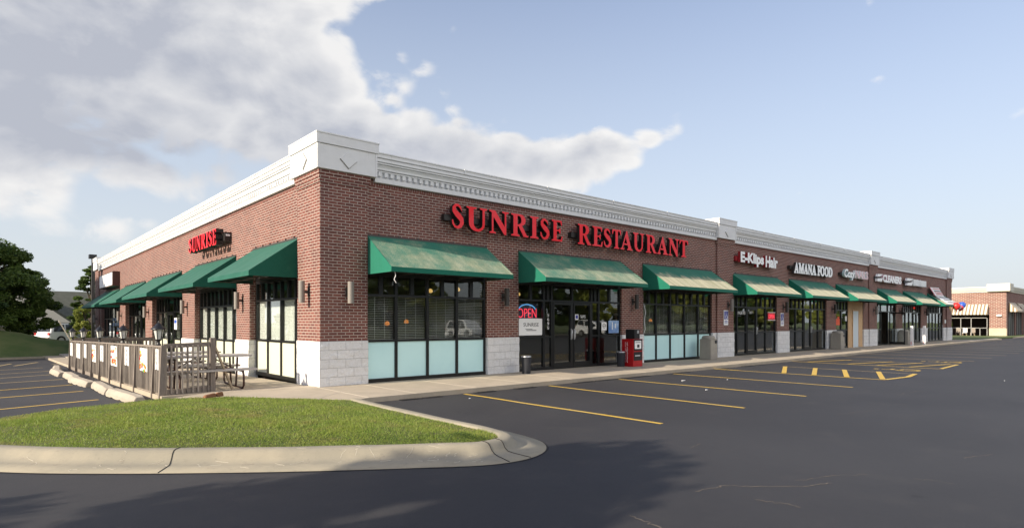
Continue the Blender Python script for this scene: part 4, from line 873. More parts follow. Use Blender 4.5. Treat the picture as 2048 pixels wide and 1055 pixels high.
m_ = MB(); m_.hexa([(34.95, -.2, 3.92), (35.7, -.2, 3.92), (35.7, -.07, 3.92), (34.95, -.07, 3.92), (34.95, -.2, 4.08), (35.9, -.2, 4.14), (35.9, -.07, 4.14), (34.95, -.07, 4.08)]); m_.hexa([(34.98, -.2, 4.2), (35.4, -.2, 4.22), (35.4, -.07, 4.22), (34.98, -.07, 4.2), (35.1, -.2, 4.36), (35.95, -.2, 4.38), (35.95, -.07, 4.38), (35.1, -.07, 4.36)]); m_.build('emblem', M['white_letter'], sg)
m_ = MB(); m_.box(34.9, 39.2, -.065, .069, 4.05, 4.2); m_.build('raceway', M['dark_side'], sg)
sg = thing('channel_letter_sign', (43, 0, 3.9), 'farthest white shop sign with a swoosh emblem', 'sign')
m_ = MB(); m_.hexa([(40.6, -.2, 3.9), (41.5, -.2, 3.9), (41.5, -.07, 3.9), (40.6, -.07, 3.9), (40.7, -.2, 4.05), (41.9, -.2, 4.16), (41.9, -.07, 4.16), (40.7, -.07, 4.05)]); m_.hexa([(40.6, -.2, 4.2), (41.2, -.2, 4.2), (41.2, -.07, 4.2), (40.6, -.07, 4.2), (40.7, -.2, 4.38), (42.0, -.2, 4.38), (42.0, -.07, 4.38), (40.7, -.07, 4.38)]); m_.build('emblem', M['white_letter'], sg)
q = MB(); x = 41.95
while x < 44.9: q.box(x, x + .13, -.21, -.08, 3.92 + .02 * random.random(), 4.33 + .04 * random.random()); x += .2 if random.random() < .7 else .28
q.build('letters', M['white_letter'], sg)
m_ = MB(); m_.box(40.5, 44.9, -.065, .069, 4.05, 4.2); m_.build('raceway', M['dark_side'], sg)
sg = thing('box_sign', (0, 29.3, 3.44), 'blank white box sign at the far end of the side wall', 'sign')
m_ = MB(TL); m_.box(26.8, 31.8, -.28, .06, 3.46, 4.28); m_.build('cabinet', mat('dark_brown_cabinet', (.07, .03, .02), .5), sg, bevel=.01)
m_ = MB(TL); m_.box(26.88, 31.72, -.292, -.28, 3.52, 4.22); o = m_.build('face', M['white'], sg)
m_ = MB(TL)
for y, h in ((28.4, .30), (29.0, .16), (29.9, .34), (30.5, .2)): m_.box(y, y + .07, -.296, -.292, 3.72, 3.72 + h)
m_.build('faded_mark', mat('faded_grey_print', (.5, .5, .52), .6), o)

# ------------------------------------------------------------------ things in the windows
def plate(name, T, a0, a1, d, z0, z1, m, label, cat, th=.004):
    t = thing(name, T((a0 + a1) / 2, d, z0), label, cat); q = MB(T); q.box(a0, a1, d, d + th, z0, z1); q.build('panel', m, t); return t
t = thing('neon_open_sign', (6.6, .3, 1.75), 'red neon OPEN sign under a blue arc in the entrance window', 'neon sign')
m_ = MB(); m_.box(6.14, 7.06, .34, .36, 1.28, 2.0); m_.build('back_panel', mat('dark_blue_panel', (.03, .05, .11), .5), t)
text_mesh('OPEN', 6.22, 6.98, 1.58, 1.86, .31, .012, TF, 'tubing', (M['neon_red'], M['neon_red']), t, -.012)
m_ = MB(); m_.tube([(6.6 + .36 * math.cos(R(a)), .32, 1.78 + .2 * math.sin(R(a))) for a in range(20, 161, 14)], .011, 6); m_.build('tubing', M['neon_blue'], t)
t = plate('window_banner', TF, 6.10, 7.07, .155, 1.06, 1.56, M['paper'], 'white SUNRISE banner below the neon sign in the entrance window', 'banner'); text_mesh('SUNRISE', 6.3, 6.92, 1.32, 1.43, .151, .003, TF, 'lettering', (M['ink'], M['ink']), t, .0)
q = MB(); q.box(6.38, 6.66, .15, .154, 1.235, 1.25); q.box(6.42, 6.82, .15, .154, 1.195, 1.215); q.build('print', M['ink'], t)
t = plate('poster', TF, 10.12, 10.66, .10, 1.08, 1.5, M['poster_blue'], 'light blue poster in the pane right of the entrance doors', 'poster'); q = MB(); q.box(10.3, 10.34, .094, .099, 1.2, 1.45); q.box(10.45, 10.5, .094, .099, 1.25, 1.4); q.build('print', M['paper'], t)
t = plate('notice', TF, 9.76, 10.02, .10, 1.18, 1.45, M['paper'], 'small white no smoking notice beside the blue poster', 'notice'); q = MB(); q.tube([(9.89 + .07 * math.cos(R(a)), .096, 1.33 + .07 * math.sin(R(a))) for a in range(0, 361, 24)], .008, 5); q.box(9.83, 9.95, .09, .1, 1.32, 1.34); q.build('print', M['ink'], t)
t = plate('door_sticker', TF, 8.50, 8.66, .125, 1.52, 1.7, M['paper'], 'white and blue accessible sticker on the right entrance door', 'sticker'); q = MB(); q.box(8.53, 8.63, .12, .1245, 1.56, 1.67); q.build('print', M['blue_sign'], t)
t = thing('door_lettering', (8.9, .12, 1.55), 'small white lettering on the right entrance door glass', 'lettering'); text_mesh('5695', 8.76, 9.0, 1.58, 1.68, .13, .002, TF, 'digits', (M['white'], M['white']), t)
t = thing('address_digits', (7.3, .1, 1.55), 'vertical white address digits left of the entrance doors', 'lettering')
for k, d in enumerate('5695'): text_mesh(d, 7.24, 7.32, 1.62 - k * .13, 1.71 - k * .13, .11, .002, TF, 'digit', (M['white'], M['white']), t)
def acc(a, z0, wd, lab, pl):
    t = plate('accessible_sign', TF, a - wd / 2, a + wd / 2, pl - .02, z0, z0 + .62, M['white'], lab, 'sign', .018); q = MB(); q.box(a - wd * .42, a + wd * .42, pl - .024, pl - .0205, z0 + .24, z0 + .58)
    q.build('blue_field', M['blue_sign'], t); q = MB(); q.tube([(a + .07 * math.cos(R(r_)), pl - .027, z0 + .33 + .07 * math.sin(R(r_))) for r_ in range(110, 380, 27)], .011, 5); q.tube([(a - .02, pl - .027, z0 + .5), (a - .01, pl - .027, z0 + .40), (a + .07, pl - .027, z0 + .39), (a + .1, pl - .027, z0 + .28)], .012, 5); q.lathe((a - .02, pl - .027, z0 + .52), [(.0, 0), (.022, .01), (.0, .04)], 8); q.build('wheelchair_symbol', M['white'], t)
    q = MB(); q.box(a - wd * .35, a + wd * .35, pl - .024, pl - .0205, z0 + .15, z0 + .18); q.box(a - wd * .35, a + wd * .35, pl - .024, pl - .0205, z0 + .09, z0 + .12); q.build('print', M['blue_sign'], t)
acc(17.55, 1.32, .34, 'blue and white wheelchair sign on the pilaster under the E-Klips end', 0); acc(22.85, 1.26, .32, 'narrow blue wheelchair sign between the two dark shopfronts', WP)
t = plate('open_sign', TF, 21.48, 22.2, .10, 1.55, 1.88, M['redp'], 'lit red OPEN sign in the hair shop window', 'sign'); text_mesh('OPEN', 21.56, 22.12, 1.62, 1.81, .094, .004, TF, 'lettering', (M['neon_red'], M['neon_red']), t); q = MB(); q.box(21.46, 22.22, .092, .099, 1.88, 1.905); q.box(21.46, 22.22, .092, .099, 1.525, 1.55); q.build('border', M['white'], t)
t = thing('window_lettering', (19.1, .1, 1.8), 'white WALK-INS lettering on the hair shop glass', 'lettering'); text_mesh('WALK-INS', 18.8, 19.5, 1.78, 1.92, .155, .003, TF, 'letters', (M['white'], M['white']), t, .01)
t = thing('address_digits', (20, .1, 1.8), 'white 5871 address digits on the hair shop door', 'lettering'); text_mesh('5871', 19.8, 20.15, 1.82, 1.93, .13, .002, TF, 'digits', (M['white'], M['white']), t)
t = plate('window_card', TF, 29.42, 29.95, .10, 1.28, 1.62, M['orange_card'], 'red-orange rounded card in the window beside the plywood', 'card'); q = MB(); q.box(29.6, 29.85, .09, .099, 1.62, 1.75); q.build('tab', M['orange_card'], t)
plate('window_paper', TF, 30.72, 30.95, .10, 1.5, 1.78, M['paper'], 'white paper on the glass just left of the plywood', 'paper')
plate('window_paper', TF, 50.6, 51.0, .03, 1.35, 1.62, M['paper'], 'white paper on the pier at the far end of the front', 'paper')
t = plate('poster', TL, 14.3, 14.75, .22, 1.15, 1.62, M['paper'], 'white menu poster in the third side window', 'poster'); q = MB(TL); q.box(14.35, 14.7, .214, .219, 1.4, 1.54); q.build('print', M['bluep'], t)
for k in range(7):
    yy = 28.3 + (k % 3) * .8; zz = 1.5 - (k // 3) * .28
    plate('window_paper', TL, yy, yy + .5, .22, zz, zz + .2, M['poster_blue'], 'small blue card in the farthest side window', 'card')['group'] = 'blue cards in the farthest side window'

# ------------------------------------------------------------------ sidewalk furniture
def urn(x, y, r, h, label):
    t = thing('waste_bin', (x, y, 0), label, 'bin'); q = MB(); q.lathe((x, y, 0), [(r * .86, 0), (r * .88, .02), (r, h * .9), (r, h)], 22); q.build('body', M['bin_grey'], t)
    q = MB(); q.lathe((x, y, h), [(r * 1.05, 0), (r * 1.06, .02), (r * .8, .04), (r * .3, .045)], 22); q.build('lid', M['steel'], t)
urn(5.86, -.45, .135, .47, 'slim grey ash bin at the stone base left of the entrance'); urn(10.02, -.5, .14, .46, 'slim grey ash bin standing beside the red newspaper box')
nb = thing('newspaper_box', (10.42, -.66, 0), 'red newspaper vending box with black coin head', 'newspaper box')
x0, x1, y0, y1 = 10.16, 10.68, -.88, -.42
q = MB(); q.box(x0, x1, y0, y1, 0, .9); q.build('cabinet', M['red_paint'], nb, bevel=.012)
q = MB(); q.box(x0 + .04, x1 - .04, y0 - .012, y0 - .001, .52, .89); q.build('door', M['black'], nb)
q = MB(); q.box(x0 + .08, x1 - .1, y0 - .018, y0 - .0125, .58, .84); o = q.build('newspaper', M['paper'], nb); q = MB(); q.box(x0 + .2, x0 + .32, y0 - .021, y0 - .0185, .62, .72); q.box(x0 + .1, x1 - .14, y0 - .021, y0 - .0185, .78, .8); q.build('print', M['ink'], o)
q = MB(); q.box(x0 + .04, x1 - .04, y0 - .01, y0 - .001, .2, .48); o = q.build('lower_panel', M['black'], nb); q = MB(); q.box(x0 + .1, x1 - .16, y0 - .015, y0 - .0105, .345, .37); q.build('print', M['white'], o)
q = MB(); q.box(x0 + .14, x1 - .08, y0 + .05, y1 - .05, .9, 1.21); q.build('coin_head', M['black'], nb, bevel=.01); q = MB(); q.box(x0 + .28, x1 - .14, y0 + .04, y0 + .049, 1.08, 1.18); q.build('coin_plate', M['steel'], nb)
Ts = lambda a, d, z: (x0 - .001 + d, y0 + .24 - z * 1.0, a)       # text running up the side
text_mesh('Rockford Register Star', .14, .80, -.06, .0, -.004, .003, lambda a, d, z: (x0 + d, y0 + .20 - z, a), 'lettering', (M['white'], M['white']), nb, .004)
text_mesh('A member of your family', .14, .80, -.12, -.085, -.004, .003, lambda a, d, z: (x0 + d, y0 + .20 - z, a), 'lettering', (M['white'], M['white']), nb)
def aggr_bin(x, y, r, h, label):
    t = thing('trash_receptacle', (x, y, 0), label, 'trash can'); q = MB()
    q.hexa([(x - r, y - r, 0), (x + r, y - r, 0), (x + r, y + r, 0), (x - r, y + r, 0), (x - r * .96, y - r * .96, h * .86), (x + r * .96, y - r * .96, h * .86), (x + r * .96, y + r * .96, h * .86), (x - r * .96, y + r * .96, h * .86)]); q.build('body', M['aggregate'], t, bevel=.02)
    q = MB(); q.lathe((x, y, h * .865), [(r * 1.0, 0), (r * .98, h * .07), (r * .8, h * .12), (r * .3, h * .135)], 20); q.build('lid', M['aggregate'], t)
    q = MB(); q.box(x + r * .25, x + r * .75, y - r * 1.0 - .012, y - r, h * .68, h * .8); q.build('opening', M['black'], t)
aggr_bin(15.5, -.42, .25, .93, 'pale stone-textured trash can in front of the five-pane window'); aggr_bin(28.55, -.3, .27, .98, 'pale stone-textured trash can left of the orange card window'); aggr_bin(39.6, -.3, .3, .95, 'pale stone-textured trash can behind the first white post')
for x, l in ((37.48, 'left'), (40.05, 'right')):
    t = thing('sign_post', (x, -1.3, 0), 'white flat sign post on the sidewalk edge, %s one of the two' % l, 'post', 'white posts on the sidewalk edge'); q = MB(); q.box(x - .06, x + .06, -1.38, -1.24, 0, 1.2); q.build('board', M['white'], t); q = MB(); q.box(x - .064, x - .0605, -1.3, -1.27, .05, .25); q.build('reflector', M['redp'], t)
# banner, balloons, pennants over the last shop
t = thing('banner', (48, -.2, 3.3), 'white printed vinyl banner with red edge over the farthest awning', 'banner')
q = MB(); q.hexa([(46.6, -.32, 3.36), (49.0, -.34, 3.30), (49.0, -.32, 3.30), (46.6, -.30, 3.36), (46.25, -.06, 3.98), (48.6, -.06, 4.02), (48.6, -.04, 4.02), (46.25, -.04, 3.98)]); q.build('sheet', M['paper'], t)
q = MB(); q.hexa([(46.45, -.345, 3.36), (46.6, -.345, 3.36), (46.6, -.33, 3.36), (46.45, -.33, 3.36), (46.1, -.085, 3.98), (46.25, -.085, 3.98), (46.25, -.07, 3.98), (46.1, -.07, 3.98)]); q.build('red_border', M['redp'], t)
for k, (z, f0) in enumerate(((3.9, .05), (3.74, .1), (3.62, .3), (3.5, .55))):
    q = MB(); yy = -.10 - (4 - z) * .42; q.box(46.75 + k * .05, 48.5 + k * .05, yy - .012, yy, z - .02, z + .02); q.build('print', M['ink'] if k == 1 else M['redp'], t)
t = thing('banner', (48.6, -.9, 2.7), 'white printed sheet spread on the slope of the farthest awning', 'banner')
q = MB(); q.hexa([(47.0, -1.04, 2.74), (50.3, -1.04, 2.74), (50.3, -1.02, 2.78), (47.0, -1.02, 2.78), (46.9, -.12, 3.42), (49.4, -.12, 3.42), (49.4, -.1, 3.46), (46.9, -.1, 3.46)]); q.build('sheet', M['paper'], t)
for k in range(3): q = MB(); yy = -.85 + k * .25; zz = 2.74 + (yy + 1.04) / .92 * .68 + .02; q.box(47.6, 49.6, yy - .03, yy + .03, zz - .01, zz + .03); q.build('print', M['ink'], t)
for k, (x, z, r, m_, l) in enumerate(((48.6, 2.62, .27, 'redp', 'large red balloon under the farthest awning'), (50.2, 2.72, .25, 'bluep', 'blue balloon at the corner of the farthest awning'), (49.6, 2.5, .2, 'redp', 'small red balloon below the blue one'), (49.1, 2.55, .16, 'white', 'white balloon between the red and blue balloons'))):
    q = MB(); q.lathe((x, -1.15 - .02 * k, z), [(r * .05, -r * 1.2), (r * .12, -r * 1.08), (r * .55, -r * .85), (r * .92, -r * .3), (r, .1 * r), (r * .8, r * .65), (r * .4, r * .93), (.01, r)], 14); tag(q.build('balloon', M[m_], None, base=(x, -1.15, z - r)), l, 'balloon', 'balloons at the farthest awning')
t = thing('pennant_string', (49, -1.1, 2.3), 'string of small coloured pennants under the farthest awning', 'pennants')
for k in range(7):
    x = 46.9 + k * .6; z = 2.56 - .12 * math.sin(math.pi * k / 6); q = MB(); q.extr([(x, z), (x + .36, z), (x + .18, z - .36)], lambda p, d: (p[0], d, p[1]), -1.13, -1.12); q.build('pennant', M[('yelprint', 'orange', 'greenprint', 'redp', 'bluep')[k % 5]], t)

# ------------------------------------------------------------------ patio fence
FZ = lambda y: slope(0, y) - .10
fence = thing('wooden_fence', (-3.0, .8, -.1), 'weathered grey picket fence round the side patio', 'fence')
fp = [(-2.94, .70), (-2.95, 1.38), (-2.98, 3.2), (-3.01, 4.74), (-3.04, 6.36), (-3.07, 8.08), (-3.09, 9.65), (-3.12, 11.33), (-3.15, 13.13), (-3.18, 14.96)]
def along(p, q, t): return (p[0] + (q[0] - p[0]) * t, p[1] + (q[1] - p[1]) * t)
for i, p in enumerate(fp):
    z = FZ(p[1]); q = MB(); q.hexa([(p[0] - .10, p[1] - .045, z), (p[0] + .02, p[1] - .045, z), (p[0] + .02, p[1] + .045, z), (p[0] - .10, p[1] + .045, z), (p[0] - .055, p[1] - .045, z + 1.1), (p[0] + .02, p[1] - .045, z + 1.1), (p[0] + .02, p[1] + .045, z + 1.1), (p[0] - .055, p[1] + .045, z + 1.1)]); q.build('post', M['wood_dark'], fence)
for i in range(len(fp) - 1):
    a, b_ = fp[i], fp[i + 1]; L = math.dist(a, b_); n = int(L / .104); q = MB()
    for k in range(n):
        t0 = (k + .5) / n; c = along(a, b_, t0); z = FZ(c[1]); h = 1.06 + random.uniform(-.012, .012); wv = random.uniform(-.006, .006)
        q.hexa([(c[0] - .048, c[1] - .02, z + .12), (c[0] - .048, c[1] + .02, z + .12), (c[0] - .008, c[1] + .02, z + .12), (c[0] - .008, c[1] - .02, z + .12), (c[0] - .048 + wv, c[1] - .02 + wv, z + h), (c[0] - .048 + wv, c[1] + .02 + wv, z + h), (c[0] - .008 + wv, c[1] + .02 + wv, z + h), (c[0] - .008 + wv, c[1] - .02 + wv, z + h)])
    q.build('picket_panel', M['wood'], fence)
    q = MB(); q.beam((a[0] + .02, a[1], FZ(a[1]) + .2), (b_[0] + .02, b_[1], FZ(b_[1]) + .2), .035, .09); q.beam((a[0] + .02, a[1], FZ(a[1]) + .92), (b_[0] + .02, b_[1], FZ(b_[1]) + .92), .035, .09); q.beam((a[0] - .01, a[1], FZ(a[1]) + 1.075), (b_[0] - .01, b_[1], FZ(b_[1]) + 1.075), .09, .03)
    q.beam((a[0] - .01, a[1], FZ(a[1]) + .06), (b_[0] - .01, b_[1], FZ(b_[1]) + .06), .03, .12); q.build('rail', M['wood_dark'], fence)
# short open railing facing the lawn
ra, rb = (-2.94, .76), (-1.99, .90)
q = MB(); q.box(rb[0] - .05, rb[0] + .05, rb[1] - .05, rb[1] + .05, -.02, 1.12); q.build('post', M['wood_dark'], fence)
q = MB()
for k in range(9):
    c = along(ra, rb, (k + .35) / 9.3); q.box(c[0] - .016, c[0] + .016, c[1] - .06, c[1] - .02, .0, .98)
q.build('baluster_panel', M['wood'], fence)
q = MB(); q.beam((*ra, .97), (*rb, .99), .04, .09); q.beam((*ra, .40), (*rb, .42), .035, .06); q.beam((*ra, .03), (*rb, .04), .04, .12); q.build('rail', M['wood_dark'], fence)
q = MB(); q.beam((-1.95, .9, .95), (-1.60, .86, .0), .035, .09, (0, 1, 0)); q.build('diagonal_brace', M['brace'], fence)
q = MB(); q.beam((-3.15, 15.0, .78), (-.2, 15.1, .76), .04, .14)
for k in range(22): x = -3.1 + k * .13; q.box(x, x + .07, 15.02, 15.04, -.33, .76)
q.build('return_rail', M['wood_dark'], fence)
m_ = MB(); m_.beam((-3.62, 13.0, .55), (-3.98, 11.6, 1.6), .03, .03); m_.build('leaning_pole', M['white'], fence) if False else None
q = MB(); q.tube([(-3.2, 14.6, .7), (-3.62, 14.2, 1.5)], .018, 8); tag(q.build('leaning_pole', M['siding'], None, base=(-3.2, 14.6, .7)), 'pale thin pole leaning out over the far end of the fence', 'pole')
# lanterns on the fence
def lantern(x, y, sc, label):
    z = FZ(y) + 1.05; t = thing('lantern', (x, y, z), label, 'lantern', 'black lanterns on the patio fence')
    q = MB(); q.tube([(x, y, z - .02), (x, y, z + .03 * sc)], .05 * sc, 10); q.lathe((x, y, z), [(.035 * sc, .02 * sc), (.05 * sc, .06 * sc), (.028 * sc, .09 * sc), (.028 * sc, .13 * sc), (.06 * sc, .155 * sc), (.065 * sc, .17 * sc)], 10); q.build('stem', M['black'], t)
    q = MB(); q.lathe((x, y, z + .17 * sc), [(.062 * sc, 0), (.098 * sc, .2 * sc)], 6); q.build('glass', M['lampglass'], t)
    q = MB()
    for k in range(6):
        a = math.pi / 3 * k; q.beam((x + .066 * sc * math.cos(a), y + .066 * sc * math.sin(a), z + .17 * sc), (x + .104 * sc * math.cos(a), y + .104 * sc * math.sin(a), z + .375 * sc), .012, .012)
    q.lathe((x, y, z + .37 * sc), [(.15 * sc, 0), (.15 * sc, .012 * sc), (.09 * sc, .06 * sc), (.06 * sc, .10 * sc), (.045 * sc, .12 * sc), (.012 * sc, .13 * sc), (.016 * sc, .15 * sc), (.004 * sc, .18 * sc)], 6); q.build('cage', M['black'], t)
for (x, y), sc, l in (((-2.95, 1.15), 1.0, 'nearest black lantern, over the first fence poster'), ((-3.01, 4.93), .98, 'second black lantern from the fence corner'), ((-3.07, 8.52), .98, 'third black lantern from the fence corner'), ((-3.13, 11.8), .98, 'fourth black lantern from the fence corner'), ((-3.18, 14.6), .98, 'farthest black lantern at the end of the fence')):
    lantern(x, y, sc, l)
# posters on the fence
def fposter(y0, y1, zt, zb, kind, label):
    f_ = lambda y: np.interp(y, [p[1] for p in fp], [p[0] for p in fp]) - .045
    t = thing('fence_poster', (float(f_((y0 + y1) / 2)), (y0 + y1) / 2, FZ(y0) + zb), label, 'poster', 'posters on the patio fence')
    X0, X1 = float(f_(y0)), float(f_(y1)); za = FZ(y0)
    def P(u, v, o=0.): return (X0 + (X1 - X0) * u - o, y0 + (y1 - y0) * u, za + zb + (zt - zb) * v)
    q = MB(); q.hexa([P(0, 0), P(1, 0), P(1, 0, .006), P(0, 0, .006), P(0, 1), P(1, 1), P(1, 1, .006), P(0, 1, .006)]); q.build('board', M['paper'], t)
    q = {k: MB() for k in ('ink', 'orange', 'yelprint', 'greenprint', 'redp')}
    if kind == 'text':
        for r in range(4):
            c = .86 - r * .24
            for s_ in range(5):
                u0 = .25 + .1 * random.random(); u1 = .6 + .15 * random.random(); v = c - .035 * s_ 
                q['ink'].quad(P(u0, v, .009), P(u1, v, .009), P(u1, v + .014, .009), P(u0, v + .014, .009))
            u = .35 + .2 * random.random(); q['ink'].quad(P(u, c - .16, .010), P(u + .07, c - .16, .010), P(u + .07, c + .03, .010), P(u, c + .03, .010))
    else:
        off = 0
        for k in range(34):
            u, v = (random.uniform(.03, .9), random.uniform(.03, .93)) if kind == 'food' else (random.uniform(.0, .22) if k % 2 else random.uniform(.3, .9), random.uniform(.1, .9) if k % 2 else random.uniform(0, .3))
            r = random.uniform(.03, .12); off += .00012; m__ = random.choice(['orange', 'orange', 'yelprint', 'redp', 'greenprint'])
            ring = [P(u + r * math.cos(a), v + r * .7 * math.sin(a), .008 + off) for a in np.linspace(0, 6.28, 8)[:-1]]
            ring = [(p[0], min(max(p[1], min(y0, y1)), max(y0, y1)), p[2]) for p in ring]; q[m__].add(ring, [tuple(range(7))])
    for k, b3 in q.items():
        if b3.v: b3.build('print', M[k], t, recalc=False)
fposter(1.22, .94, 1.02, .60, 'text', 'narrow white column poster nearest the fence corner')
fposter(2.70, 1.97, 1.02, .52, 'half', 'large white food poster nearest the fence corner'); fposter(4.42, 3.95, 1.02, .57, 'text', 'narrow white column poster second from the fence corner')
fposter(6.30, 5.42, 1.02, .50, 'food', 'round orange dish photo poster in the middle of the fence'); fposter(8.02, 7.52, 1.0, .55, 'text', 'narrow white column poster third from the fence corner')
fposter(9.58, 8.87, 1.0, .49, 'food', 'farthest orange food photo poster on the fence'); fposter(11.3, 10.8, 1.0, .55, 'text', 'narrow white column poster fourth from the fence corner')
fposter(13.1, 12.25, 1.0, .50, 'text', 'wide white poster near the far end of the fence'); fposter(14.8, 14.2, 1.0, .53, 'text', 'farthest white column poster on the fence')
# picnic tables
def picnic(x, y, z, rz, label):
    t = thing('picnic_table', (0, 0, 0), label, 'picnic table', 'picnic tables on the patio')
    q = MB()
    for k in range(5): q.box(-.92, .92, -.37 + k * .15, -.235 + k * .15, .70, .74)
    q.build('table_top', M['plank'], t)
    for s_ in (-1, 1):
        q = MB(); q.box(-.92, .92, s_ * .69 - .13, s_ * .69 - .005, .42, .46); q.box(-.92, .92, s_ * .69 + .005, s_ * .69 + .13, .42, .46); q.build('bench_seat', M['plank'], t)
    for s_ in (-.62, .62):
        q = MB(); q.tube([(s_, -.32, .69), (s_, -.28, .45), (s_, -.2, .03), (s_, -.5, .03), (s_, -.72, .03), (s_, -.82, .10), (s_, -.82, .3), (s_, -.74, .41)], .022, 8)
        q.tube([(s_, .32, .69), (s_, .28, .45), (s_, .2, .03), (s_, .5, .03), (s_, .72, .03), (s_, .82, .10), (s_, .82, .3), (s_, .74, .41)], .022, 8)
        q.tube([(s_, -.8, .40), (s_, .8, .40)], .02, 8); q.tube([(s_, -.22, .03), (s_, .22, .03)], .02, 8); q.tube([(s_, 0, .42), (s_ * .25, 0, .69)], .014, 6); q.build('leg_frame', M['rust'], t)
    t.location = (x, y, z); t.rotation_euler[2] = rz; return t
t = picnic(-1.98, 1.62, -.02, R(-2), 'grey plank picnic table beside the open railing'); c = copy_tree(t, (-1.85, 4.5, slope(0, 4.5)), R(8), 'grey plank picnic table farther back behind the pickets')
# ------------------------------------------------------------------ wheel stops
def wheel_stop(label):
    t = MB(); prof_ = [(-.13, 0), (.13, 0), (.125, .08), (.075, .165), (-.075, .165), (-.125, .08)]; L = 2.12; n = 14; vs = []
    for i in range(n + 1):
        x = -L / 2 + L * i / n; e = min(i, n - i); s_ = .82 if e == 0 else 1
        for j, (a, b_) in enumerate(prof_): vs.append((x + (.015 if e == 0 else 0) * (1 if i == 0 else -1), a * s_, (b_ * (s_ if b_ else 1)) + (random.uniform(-.006, .003) if b_ else (.018 if (i % 4 == 2) else 0))))
    m = len(prof_); t.add(vs, [(i * m + j, i * m + (j + 1) % m, (i + 1) * m + (j + 1) % m, (i + 1) * m + j) for i in range(n) for j in range(m)] + [tuple(range(m)), tuple(range(n * m, n * m + m))[::-1]])
    return tag(t.build('wheel_stop', M['stopc'], None, bevel=.008), label, 'wheel stop', 'concrete wheel stops along the fence')
stops = [((-3.50, 1.45), R(95)), ((-3.56, 3.95), R(90)), ((-3.72, 6.5), R(95)), ((-3.70, 9.05), R(91)), ((-3.84, 11.6), R(92)), ((-3.68, 14.1), R(86))]
names = ['nearest', 'second', 'third', 'fourth', 'second farthest', 'farthest']; w0 = None
for (p, a), nme in zip(stops, names):
    lab = '%s pale concrete wheel stop in the row beside the fence' % nme
    if w0 is None: w0 = wheel_stop(lab); o = w0
    else: o = w0.copy(); C.objects.link(o); o['label'] = lab
    o.location = (p[0], p[1], lot(*p) + .002); o.rotation_euler[2] = a

# ------------------------------------------------------------------ trees
def leaves(centers, radii, counts, size, flat=.0):
    out = []
    for c, r, n in zip(centers, radii, counts):
        d = rng.normal(size=(n, 3)); d /= np.linalg.norm(d, axis=1)[:, None]; rr = rng.uniform(.35, 1, n) ** .6
        out.append(np.array(c) + d * rr[:, None] * np.array(r))
    P_ = np.concatenate(out); n = len(P_); u = rng.normal(size=(n, 3)); u /= np.linalg.norm(u, axis=1)[:, None]; v = rng.normal(size=(n, 3)); v -= (v * u).sum(1)[:, None] * u; v /= np.linalg.norm(v, axis=1)[:, None]
    s_ = size * rng.uniform(.6, 1.3, n)[:, None]; V = np.empty((n, 4, 3)); V[:, 0] = P_ + u * s_; V[:, 1] = P_ + v * s_ * .5; V[:, 2] = P_ - u * s_; V[:, 3] = P_ - v * s_ * .5
    return V.reshape(-1, 3)
def tree(x, y, z, H, Rr, label, group=None, m='leaf', nc=60, nl=260, size=.11, cb=.22, name='tree', cone=False, hidden=False, hole=0):
    t = thing(name, (x, y, z), label, 'tree', group); q = MB(); q.tube([(x, y, z - .2), (x + .05, y, z + H * .3), (x - .05, y + .05, z + H * .6), (x, y, z + H * .9)], [H * .028, H * .022, H * .013, H * .004], 10)
    cs, rs, ns = [], [], []
    for k in range(nc):
        f = (k + .5) / nc; hz = cb + (1 - cb) * (rng.uniform(0, 1) if not cone else f ** 1.0)
        if cone: rad = Rr * (1 - (hz - cb) / (1 - cb)) ** .85 + .15
        else: tt = (hz - cb) / (1 - cb); rad = Rr * math.sqrt(max(.02, 1 - (2 * tt - .75) ** 2 / 1.6)) * rng.uniform(.6, 1.18) if tt < .93 else Rr * .3
        a = rng.uniform(0, 6.283); d = rad * rng.uniform(.35, .95) ** (.6); px_, py_, pz_ = x + d * math.cos(a), y + d * math.sin(a), z + H * hz
        cr_ = Rr * rng.uniform(.09, .28) * (.75 if cone else 1)
        cs.append((px_, py_, pz_)); rs.append((cr_ * 1.15, cr_ * 1.15, cr_ * (.42 if cone else .7))); ns.append(int(nl * rng.uniform(.5, 1.4)))
        if k % 3 == 0: zb_ = z + H * max(.12, hz * .62); q.tube([(x, y, zb_), (x + (px_ - x) * .5, y + (py_ - y) * .5, zb_ + (pz_ - zb_) * .6), (px_, py_, pz_)], [H * .011, H * .007, H * .003], 6)
    q.build('trunk', M['bark'], t); o = fastmesh('crown', leaves(cs, rs, ns, size), 4, M[m], t, BASE[t.name]); o.location = (0, 0, 0)
    return t
# left background
def berm(x, y):
    f = sstep(28.5, 33.5, y) * (1 - sstep(36, 44, y)); return lot(x, y) - .05 + 1.62 * f * (1 - .42 * sstep(-5, -1.8, x)) + .04 * mnoise.noise(Vector((x * .5, y * .5, 0)))
grid_mesh('grass_bank', list(np.arange(-30, 6.1, 1.)), list(np.arange(28.0, 50.1, .75)), berm, M['turf_far'])
q = MB(); q.box(-30, -2.2, 27.9, 28.1, lot(-5, 28) - .05, lot(-5, 28) + .12); structure(q.build('kerb', M['kerb'])); 
q = MB(); q.box(-2.45, 1.0, 25.0, 29.5, lot(-3, 25) - .05, lot(-3, 25) + .13); structure(q.build('kerb_island', M['stopc']))
tree(-5.5, 35.8, .8, 5.6, 2.9, 'big dark leafy tree on the grass bank at the left', 'trees on the grass bank', 'leaf', 150, 330, .10, .03, 'leafy_tree')
tree(-3.5, 36.8, .75, 3.9, 1.55, 'lower leafy tree beside the big dark tree', 'trees on the grass bank', 'leaf', 70, 320, .09, .06, 'leafy_tree')
tree(-6.6, 34.2, .9, 7.0, 2.2, 'tall conifer cut by the left edge of the view', 'trees on the grass bank', 'leaf_dark', 90, 300, .10, .1, 'conifer', cone=True)
